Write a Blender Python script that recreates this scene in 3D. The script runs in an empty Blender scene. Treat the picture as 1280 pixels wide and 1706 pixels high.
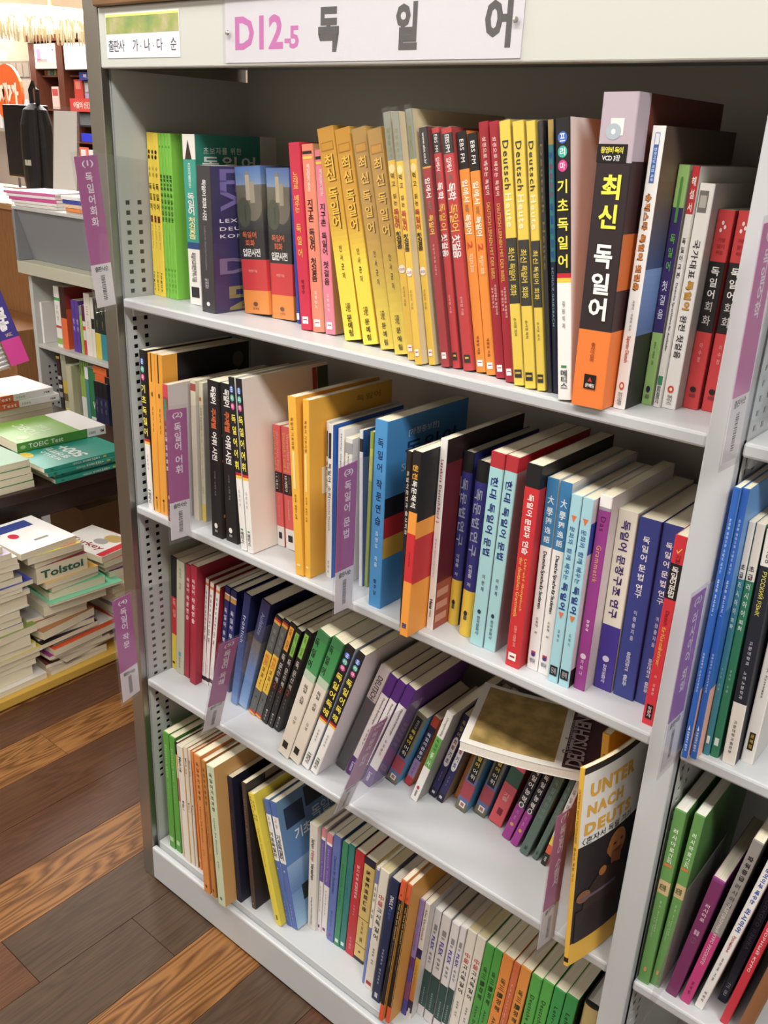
import bpy, math, random
from mathutils import Matrix, Vector
random.seed(7)
SC = bpy.context.scene
COL = SC.collection

# ------------------------------------------------------------------ camera, world, lights, exposure
cam_d = bpy.data.cameras.new('camera'); cam = bpy.data.objects.new('camera', cam_d); COL.objects.link(cam)
cam_d.sensor_fit = 'VERTICAL'; cam_d.sensor_height = 36.0; cam_d.lens = 1508.77 / 1706 * 36
cam_d.clip_start = 0.02; cam_d.clip_end = 60
cam.location = (1.1761, -0.8183, 1.3802)
cam.rotation_euler = (1.17950, -0.04463, 0.69517)
SC.camera = cam
vs = SC.view_settings
vs.view_transform = 'Standard'; vs.look = 'None'; vs.gamma = 1.0; vs.use_curve_mapping = False
vs.exposure = 0.0
SC.cycles.max_bounces = 8
SC.cycles.transparent_max_bounces = 24
w = bpy.data.worlds.new('World'); SC.world = w; w.use_nodes = True
w.node_tree.nodes['Background'].inputs[0].default_value = (1.0, 0.96, 0.9, 1)
w.node_tree.nodes['Background'].inputs[1].default_value = 0.45

def area(name, loc, sx, sy, watts, color=(1, 0.97, 0.92), target=None):
    l = bpy.data.lights.new(name, 'AREA'); l.shape = 'RECTANGLE'; l.size = sx; l.size_y = sy
    l.energy = watts; l.color = color
    o = bpy.data.objects.new(name, l); COL.objects.link(o); o.location = loc
    if target is not None:
        o.rotation_euler = (Vector(target) - Vector(loc)).to_track_quat('-Z', 'Y').to_euler()
    return o
CEIL = 2.75
area('aisle_lamp_light', (0.55, -0.95, CEIL - .06), 1.5, 0.30, 30)
area('aisle_lamp_light', (2.3, -0.95, CEIL - .06), 1.2, 0.30, 46)
area('aisle_lamp_light', (-1.1, -0.55, CEIL - .06), 0.9, 0.30, 26)
area('hall_fill_light', (-2.6, -2.6, CEIL - .06), 2.0, 0.8, 105)  # added fill without a fixture, brightens the front wall and the leaflet holder
area('hall_fill_light', (-4.6, 2.6, CEIL - .1), 2.4, 1.6, 330)  # added fill without a fixture, overexposes the left background
area('hall_fill_light', (-6.9, 3.6, CEIL - .1), 1.6, .6, 70)  # extra light added near the chandelier to brighten the far wall

# ------------------------------------------------------------------ materials
MATS = {}
def lin(h):
    h = h.lstrip('#'); c = [int(h[i:i+2], 16) / 255 for i in (0, 2, 4)]
    return tuple(x / 12.92 if x <= .04045 else ((x + .055) / 1.055) ** 2.4 for x in c) + (1,)
def mat(h, rough=0.45, metal=0.0, spec=0.4, emit=0.0):
    k = (h, rough, metal, spec, emit)
    if k in MATS: return MATS[k]
    m = bpy.data.materials.new('mat_' + h.lstrip('#')); m.use_nodes = True
    b = m.node_tree.nodes['Principled BSDF']
    c_ = lin(h); lu = .2126 * c_[0] + .7152 * c_[1] + .0722 * c_[2]; c_ = tuple(.90 * x + .10 * lu + .005 for x in c_[:3]) + (1,)
    b.inputs['Base Color'].default_value = c_; b.inputs['Roughness'].default_value = rough
    b.inputs['Metallic'].default_value = metal; b.inputs['Specular IOR Level'].default_value = spec
    if emit:
        b.inputs['Emission Color'].default_value = lin(h); b.inputs['Emission Strength'].default_value = emit
    MATS[k] = m; return m
def nodes(m): return m.node_tree.nodes, m.node_tree.links
def page_mat(h, name):
    m = bpy.data.materials.new(name); m.use_nodes = True; n, l = nodes(m); b = n['Principled BSDF']
    tc = n.new('ShaderNodeTexCoord'); mp = n.new('ShaderNodeMapping'); nz = n.new('ShaderNodeTexNoise'); cr = n.new('ShaderNodeValToRGB')
    mp.inputs['Scale'].default_value = (900, 6, 6); nz.inputs['Scale'].default_value = 1.0; nz.inputs['Detail'].default_value = 2
    c = lin(h); cr.color_ramp.elements[0].position = .3; cr.color_ramp.elements[1].position = .65
    cr.color_ramp.elements[0].color = tuple(x * .86 for x in c[:3]) + (1,); cr.color_ramp.elements[1].color = c
    l.new(tc.outputs['Object'], mp.inputs['Vector']); l.new(mp.outputs[0], nz.inputs['Vector']); l.new(nz.outputs['Fac'], cr.inputs[0]); l.new(cr.outputs[0], b.inputs['Base Color'])
    b.inputs['Roughness'].default_value = .85; b.inputs['Specular IOR Level'].default_value = .1
    return m
PAGE = {'cream': page_mat('eee6cc', 'page_cream'), 'white': page_mat('f0eee6', 'page_white'), 'ivory': page_mat('dccfa4', 'page_ivory'), 'grey': page_mat('cfc8b8', 'page_grey')}
def clear_mat(name, tint, rough=.05, haze=0.0):
    m = bpy.data.materials.new(name); m.use_nodes = True; n, l = nodes(m); n.remove(n['Principled BSDF'])
    out = n['Material Output']; tr = n.new('ShaderNodeBsdfTransparent'); gl = n.new('ShaderNodeBsdfGlossy'); lw = n.new('ShaderNodeLayerWeight'); pw = n.new('ShaderNodeMath'); fr = n.new('ShaderNodeMath'); mx = n.new('ShaderNodeMixShader')
    tr.inputs[0].default_value = tint; gl.inputs['Roughness'].default_value = rough; lw.inputs['Blend'].default_value = .5; pw.operation = 'POWER'; pw.inputs[1].default_value = 4.0; fr.operation = 'MULTIPLY_ADD'; fr.inputs[1].default_value = .32; fr.inputs[2].default_value = .03
    l.new(lw.outputs['Facing'], pw.inputs[0]); l.new(pw.outputs[0], fr.inputs[0])
    l.new(fr.outputs[0], mx.inputs[0]); l.new(tr.outputs[0], mx.inputs[1]); l.new(gl.outputs[0], mx.inputs[2])
    last = mx
    if haze:
        df = n.new('ShaderNodeBsdfDiffuse'); df.inputs[0].default_value = (.8, .8, .8, 1); m2 = n.new('ShaderNodeMixShader'); m2.inputs[0].default_value = haze
        l.new(mx.outputs[0], m2.inputs[1]); l.new(df.outputs[0], m2.inputs[2]); last = m2
    l.new(last.outputs[0], out.inputs[0]); return m
CLEAR = clear_mat('clear_acrylic', (.96, .955, .97, 1), .08, .035)
WRAP = clear_mat('clear_film', (.98, .98, .98, 1), .15, .02)
def painted(name, h, rough=.4, spec=.5):
    m = bpy.data.materials.new(name); m.use_nodes = True; n, l = nodes(m); b = n['Principled BSDF']
    b.inputs['Base Color'].default_value = lin(h); b.inputs['Roughness'].default_value = rough; b.inputs['Specular IOR Level'].default_value = spec
    g = n.new('ShaderNodeNewGeometry'); nz = n.new('ShaderNodeTexNoise'); nz.inputs['Scale'].default_value = 900; bp = n.new('ShaderNodeBump')
    bp.inputs['Strength'].default_value = .03; bp.inputs['Distance'].default_value = .001
    l.new(g.outputs['Position'], nz.inputs['Vector']); l.new(nz.outputs['Fac'], bp.inputs['Height']); l.new(bp.outputs[0], b.inputs['Normal'])
    return m
SHELF = painted('shelf_paint', 'bfc3c7', .38); HEAD = painted('header_paint', 'c9ccc7', .5); SIDE = painted('side_paint', 'bcc0bf', .5); BACK = painted('back_paint', 'b4b2ae', .6)
def brushed(name, h, rough):
    m = bpy.data.materials.new(name); m.use_nodes = True; n, l = nodes(m); b = n['Principled BSDF']
    b.inputs['Base Color'].default_value = lin(h); b.inputs['Metallic'].default_value = .95; b.inputs['Roughness'].default_value = rough
    g = n.new('ShaderNodeNewGeometry'); mp = n.new('ShaderNodeMapping'); mp.inputs['Scale'].default_value = (60, 60, 900); nz = n.new('ShaderNodeTexNoise'); nz.inputs['Scale'].default_value = 1
    bp = n.new('ShaderNodeBump'); bp.inputs['Strength'].default_value = .08; bp.inputs['Distance'].default_value = .001
    l.new(g.outputs['Position'], mp.inputs[0]); l.new(mp.outputs[0], nz.inputs['Vector']); l.new(nz.outputs['Fac'], bp.inputs['Height']); l.new(bp.outputs[0], b.inputs['Normal'])
    return m
STEEL = brushed('brushed_steel', 'a7a49c', .30)
def wood(name, c0, c1, scale=1.0, axis='y', rough=.35, seed=0.0, ring=.55):
    m = bpy.data.materials.new(name); m.use_nodes = True; n, l = nodes(m); b = n['Principled BSDF']
    g = n.new('ShaderNodeNewGeometry'); oi = n.new('ShaderNodeObjectInfo'); ad = n.new('ShaderNodeVectorMath'); ad.operation = 'ADD'
    mul = n.new('ShaderNodeVectorMath'); mul.operation = 'SCALE'; mul.inputs['Scale'].default_value = 9.0
    cx = n.new('ShaderNodeCombineXYZ'); l.new(oi.outputs['Random'], cx.inputs[0]); l.new(oi.outputs['Random'], cx.inputs[1])
    l.new(cx.outputs[0], mul.inputs[0]); l.new(g.outputs['Position'], ad.inputs[0]); l.new(mul.outputs[0], ad.inputs[1])
    mp = n.new('ShaderNodeMapping')
    sc = {'y': (11, 1.1, 11), 'x': (1.1, 11, 11), 'z': (11, 11, 1.1)}[axis]
    mp.inputs['Scale'].default_value = tuple(s * scale for s in sc); l.new(ad.outputs[0], mp.inputs[0])
    nz = n.new('ShaderNodeTexNoise'); nz.inputs['Scale'].default_value = 1.6; nz.inputs['Detail'].default_value = 2; nz.inputs['Roughness'].default_value = .45; l.new(mp.outputs[0], nz.inputs['Vector'])
    # contour lines of a smooth field read as cathedral grain
    mm = n.new('ShaderNodeMath'); mm.operation = 'MULTIPLY'; mm.inputs[1].default_value = 15.0; l.new(nz.outputs['Fac'], mm.inputs[0])
    pp = n.new('ShaderNodeMath'); pp.operation = 'PINGPONG'; pp.inputs[1].default_value = .5; l.new(mm.outputs[0], pp.inputs[0])
    m3 = n.new('ShaderNodeMapping'); m3.inputs['Scale'].default_value = tuple((220 if s > 5 else 6) for s in sc); l.new(ad.outputs[0], m3.inputs[0])
    n2 = n.new('ShaderNodeTexNoise'); n2.inputs['Scale'].default_value = 1; n2.inputs['Detail'].default_value = 3; l.new(m3.outputs[0], n2.inputs['Vector'])
    a2 = n.new('ShaderNodeMath'); a2.operation = 'MULTIPLY'; a2.inputs[1].default_value = ring * 2; l.new(pp.outputs[0], a2.inputs[0])
    a3 = n.new('ShaderNodeMath'); a3.operation = 'MULTIPLY_ADD'; a3.inputs[1].default_value = 1 - ring; l.new(n2.outputs['Fac'], a3.inputs[0]); l.new(a2.outputs[0], a3.inputs[2])
    cr = n.new('ShaderNodeValToRGB'); cr.color_ramp.elements[0].position = .12; cr.color_ramp.elements[1].position = .75
    cr.color_ramp.elements[0].color = lin(c0); cr.color_ramp.elements[1].color = lin(c1); l.new(a3.outputs[0], cr.inputs[0]); l.new(cr.outputs[0], b.inputs['Base Color'])
    b.inputs['Roughness'].default_value = rough; b.inputs['Specular IOR Level'].default_value = .35
    return m
PLANK_O = wood('oak_plank', '543419', '94673c', ring=.62)
PLANK_D = [wood('walnut_plank', '3c261b', '60412f', ring=.25), wood('smoked_plank', '3b2c23', '574536', ring=.25), wood('brown_plank', '412819', '6a4630', ring=.3)]
TABLEW = wood('dark_table_wood', '1f1512', '35241f', ring=.2); COUNTER = wood('counter_wood', '8a5f3b', 'a87b50', axis='z', ring=.3, rough=.5); TOPWOOD = wood('top_wood', '6b4e33', '8d6a48', axis='x', ring=.3)

# ------------------------------------------------------------------ mesh helpers
class MB:
    def __init__(s): s.v = []; s.f = []; s.mi = []; s.ms = []
    def slot(s, m):
        if m not in s.ms: s.ms.append(m)
        return s.ms.index(m)
    def face(s, pts, m):
        i = len(s.v); s.v += [tuple(p) for p in pts]; s.f.append(tuple(range(i, i + len(pts)))); s.mi.append(s.slot(m))
    def box(s, x0, x1, y0, y1, z0, z1, m):
        i = len(s.v); s.v += [(x0,y0,z0),(x1,y0,z0),(x1,y1,z0),(x0,y1,z0),(x0,y0,z1),(x1,y0,z1),(x1,y1,z1),(x0,y1,z1)]
        for q in ((3,2,1,0),(4,5,6,7),(0,1,5,4),(1,2,6,5),(2,3,7,6),(3,0,4,7)): s.f.append(tuple(i + k for k in q)); s.mi.append(s.slot(m))
    def hexa(s, p, m):
        i = len(s.v); s.v += [tuple(q) for q in p]
        for q in ((3,2,1,0),(4,5,6,7),(0,1,5,4),(1,2,6,5),(2,3,7,6),(3,0,4,7)): s.f.append(tuple(i + k for k in q)); s.mi.append(s.slot(m))
    def prism(s, prof, z0, z1, m, axis='z'):
        n = len(prof); i = len(s.v)
        def P(a, b, c): return {'z': (a, b, c), 'x': (c, a, b), 'y': (b, c, a)}[axis]
        s.v += [P(a, b, z0) for a, b in prof] + [P(a, b, z1) for a, b in prof]
        s.f.append(tuple(range(i + n - 1, i - 1, -1))); s.mi.append(s.slot(m)); s.f.append(tuple(range(i + n, i + 2 * n))); s.mi.append(s.slot(m))
        for k in range(n):
            j = (k + 1) % n; s.f.append((i + k, i + j, i + n + j, i + n + k)); s.mi.append(s.slot(m))
    def tube(s, pts, r, m, n=8):
        rings = []
        for k, p in enumerate(pts):
            p = Vector(p); a = Vector(pts[max(k - 1, 0)]); b = Vector(pts[min(k + 1, len(pts) - 1)]); d = (b - a).normalized()
            u = d.orthogonal().normalized(); v = d.cross(u); rr = r[k] if isinstance(r, (list, tuple)) else r
            rings.append([p + (u * math.cos(2 * math.pi * q / n) + v * math.sin(2 * math.pi * q / n)) * rr for q in range(n)])
        i = len(s.v)
        for rg in rings: s.v += [tuple(q) for q in rg]
        for k in range(len(rings) - 1):
            for q in range(n):
                a = i + k * n + q; b = i + k * n + (q + 1) % n; s.f.append((a, b, b + n, a + n)); s.mi.append(s.slot(m))
        s.f.append(tuple(range(i + n - 1, i - 1, -1))); s.mi.append(s.slot(m)); e = i + (len(rings) - 1) * n; s.f.append(tuple(range(e, e + n))); s.mi.append(s.slot(m))
    def lathe(s, prof, c, m, n=24):
        i = len(s.v)
        for r, z in prof: s.v += [(c[0] + r * math.cos(2 * math.pi * q / n), c[1] + r * math.sin(2 * math.pi * q / n), c[2] + z) for q in range(n)]
        for k in range(len(prof) - 1):
            for q in range(n):
                a = i + k * n + q; b = i + k * n + (q + 1) % n; s.f.append((a, b, b + n, a + n)); s.mi.append(s.slot(m))
    def mesh(s, name):
        me = bpy.data.meshes.new(name); me.from_pydata(s.v, [], s.f)
        for m in s.ms: me.materials.append(m)
        me.polygons.foreach_set('material_index', s.mi); me.update(); return me
    def build(s, name, parent=None, bevel=0):
        o = bpy.data.objects.new(name, s.mesh(name)); COL.objects.link(o)
        if parent: o.parent = parent
        if bevel:
            bv = o.modifiers.new('bevel', 'BEVEL'); bv.width = bevel; bv.segments = 2; bv.limit_method = 'ANGLE'
        return o
def tag(o, label, cat, group=None):
    o['label'] = label; o['category'] = cat
    if group: o['group'] = group
    return o
def struct(o): o['kind'] = 'structure'; return o
def empty(name, loc=(0, 0, 0)):
    o = bpy.data.objects.new(name, None); COL.objects.link(o); o.location = loc; o.empty_display_size = .02; return o

TXT = {}
# syllables large enough to be read; print too fine to read reuses them
READ = '재까신의이가달간총드북모닝독어일圖영패턴알피초기최스비즈니장단▲익토수서험학해회화휘문작아시러법나다순출판사전별제주연구첫걸음조자혼〈대현三讀고中級보를위한지촌정개증습입獨逸語時事講座설소예림트세大學과능력에원석통무역책산배우는노래로국표완숙▼용관메티함와께쉬운슈퍼타중급파워✓본박프리마교양동먹저톡말점김외읽부앙록도성경으탐당치안균'
FILL = [q for q in READ if 0xac00 <= ord(q) <= 0xd7a3][:60]
def fine(s): return ''.join(q if ord(q) < 0x2000 or q in READ else FILL[ord(q) % len(FILL)] for q in s)
TMP = bpy.data.scenes.new('lettering_workbench')
def spacing(body, mode, w, h):
    """letter or line spacing that lets the glyphs keep their own proportions in the box"""
    n = len(body)
    if n < 2: return 1.0
    if mode == 'v': return round(min(1.32, max(.88, (h / w * .9 - .9) / (n - 1))), 1)
    nat = sum(.94 if ord(c) > 0x2000 else .28 if c == ' ' else .58 for c in body); gh = .93 if any(ord(c) > 0x2000 for c in body) else .78
    L, H = (h, w) if mode == 'r' else (w, h)
    return round(min(1.25, max(.85, L / H * gh / nat)), 1)
def text_mesh(body, mode, bold, sp=1.0):
    body = fine(body)
    k = (body, mode, bold, sp)
    if k in TXT: return TXT[k]
    if body == '#':
        me = bpy.data.meshes.new('mark'); me.from_pydata([(0,0,0),(1,0,0),(1,1,0),(0,1,0)], [], [(0,1,2,3)])
    elif body == '@':
        me = bpy.data.meshes.new('mark'); n = 24; me.from_pydata([(.5 + .5 * math.cos(6.28319 * i / n), .5 + .5 * math.sin(6.28319 * i / n), 0) for i in range(n)], [], [tuple(range(n))])
    else:
        me = bpy.data.meshes.new('lettering'); JOBS.append((body, mode, bold, me, sp))
    me.materials.append(None)
    TXT[k] = me; return me
JOBS = []
def flush_text():
    """shape all lettering at once: one evaluation for every string"""
    obs = []
    for body, mode, bold, me, sp in JOBS:
        cu = bpy.data.curves.new('txt', 'FONT'); cu.resolution_u = 2; cu.offset = bold
        cu.body = '\n'.join(body) if mode == 'v' else body
        cu.align_x = 'CENTER' if mode in 'vh' else 'LEFT'; cu.space_line = sp if mode == 'v' else 1.0; cu.space_character = 1.0 if mode == 'v' else sp
        ob = bpy.data.objects.new('txt', cu); TMP.collection.objects.link(ob); obs.append(ob)
    TMP.view_layers[0].update(); dg = TMP.view_layers[0].depsgraph
    for ob, (body, mode, bold, me, sp) in zip(obs, JOBS):
        src = ob.evaluated_get(dg).to_mesh()
        co = [v.co.copy() for v in src.vertices]; fs = [tuple(p.vertices) for p in src.polygons]
        x0 = min(c.x for c in co); x1 = max(c.x for c in co); y0 = min(c.y for c in co); y1 = max(c.y for c in co)
        out = []
        for c in co:
            a = (c.x - x0) / (x1 - x0); b = (c.y - y0) / (y1 - y0); out.append((b, 1 - a, 0) if mode == 'r' else (a, b, 0))
        me.from_pydata(out, [], fs); me.update()
    for ob in obs:
        cu = ob.data; bpy.data.objects.remove(ob); bpy.data.curves.remove(cu)
    bpy.data.scenes.remove(TMP)
def text(name, body, mode, colour, M, parent, bold=.012, rough=.5, emit=0):
    """M maps the unit square (x right, y up) onto the surface, in the parent's space."""
    o = bpy.data.objects.new(name, text_mesh(body, mode, bold, 1.0 if body in '#@' else spacing(body, mode, M.col[0].length, M.col[1].length))); COL.objects.link(o); o.parent = parent
    o.matrix_local = M
    o.material_slots[0].link = 'OBJECT'; o.material_slots[0].material = mat(colour, rough, 0, .3, emit); return o
def plane_M(org, ex, ey):
    ex = Vector(ex); ey = Vector(ey); ez = ex.cross(ey).normalized()
    return Matrix(((ex.x, ey.x, ez.x, org[0]), (ex.y, ey.y, ez.y, org[1]), (ex.z, ey.z, ez.z, org[2]), (0, 0, 0, 1)))

# ------------------------------------------------------------------ setting: floor, walls, ceiling
fb = MB(); fb.box(-12, 5, -4, 6, -.06, -.012, PLANK_D[1]); floor = struct(fb.build('floor'))
PW = .1285; xs0 = -.61 - PW * 5
cuts = {5: [.095], 6: [.55], 7: [-.5], 8: [.75], 9: [-.285, .62], 10: [-.095, .9], 11: [-.75, .4], 12: [.2]}
kinds = {4: 'd', 5: 'o', 6: 'd', 7: 'd', 8: 'o', 9: 's', 10: 's', 11: 'o', 12: 's', 3: 'o', 2: 'd', 1: 's', 0: 'o', 13: 'd', 14: 'o'}
for i in range(22):
    x0 = xs0 + i * PW; ys = [-1.6] + cuts.get(i, [random.uniform(-.5, .5)]) + [1.5]
    for j in range(len(ys) - 1):
        k = kinds.get(i, random.choice('ods'))
        if i == 9 and j == 0: k = 'b'
        m = {'o': PLANK_O, 'd': PLANK_D[0], 's': PLANK_D[1], 'b': PLANK_D[2]}[k]
        b = MB(); b.box(.0006, PW - .0006, .0006, ys[j+1] - ys[j] - .0006, -.012, 0, m)
        o = b.build('plank', floor); o.location = (x0, ys[j], 0)
b = MB(); b.box(-12, 5, -4, 6, CEIL, CEIL + .05, mat('e9dccb', .8)); ceiling = struct(b.build('ceiling'))
b = MB(); b.box(-12, 5, 5.0, 5.1, 0, CEIL, mat('e3cfbb', .8)); struct(b.build('wall_back'))
b = MB(); b.box(-12.1, -12, -4, 5.1, 0, CEIL, mat('e3cfbb', .8)); struct(b.build('wall_left'))
b = MB(); b.box(-12, 5, -4.1, -4.0, 0, CEIL, mat('ded6c8', .8)); struct(b.build('wall_front'))
def ceil_lamp(x, y, sx, sy, label):
    r = empty('ceiling_light', (x, y, CEIL)); tag(r, label, 'light', 'ceiling lamps of the shop')
    b = MB(); b.box(-sx/2 - .03, sx/2 + .03, -sy/2 - .03, sy/2 + .03, -.04, 0, mat('e8e8e6', .5)); b.build('housing', r)
    b = MB(); b.box(-sx/2, sx/2, -sy/2, sy/2, -.05, -.0405, mat('fff4e2', .5, 0, .2, 6.0)); b.build('diffuser', r)
ceil_lamp(.55, -.95, 1.5, .3, 'long ceiling lamp above the aisle in front of the shelf')
ceil_lamp(2.3, -.95, 1.2, .3, 'long ceiling lamp farther right along the aisle')
ceil_lamp(-1.1, -.55, .9, .3, 'shorter ceiling lamp above the stacked books')

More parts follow.
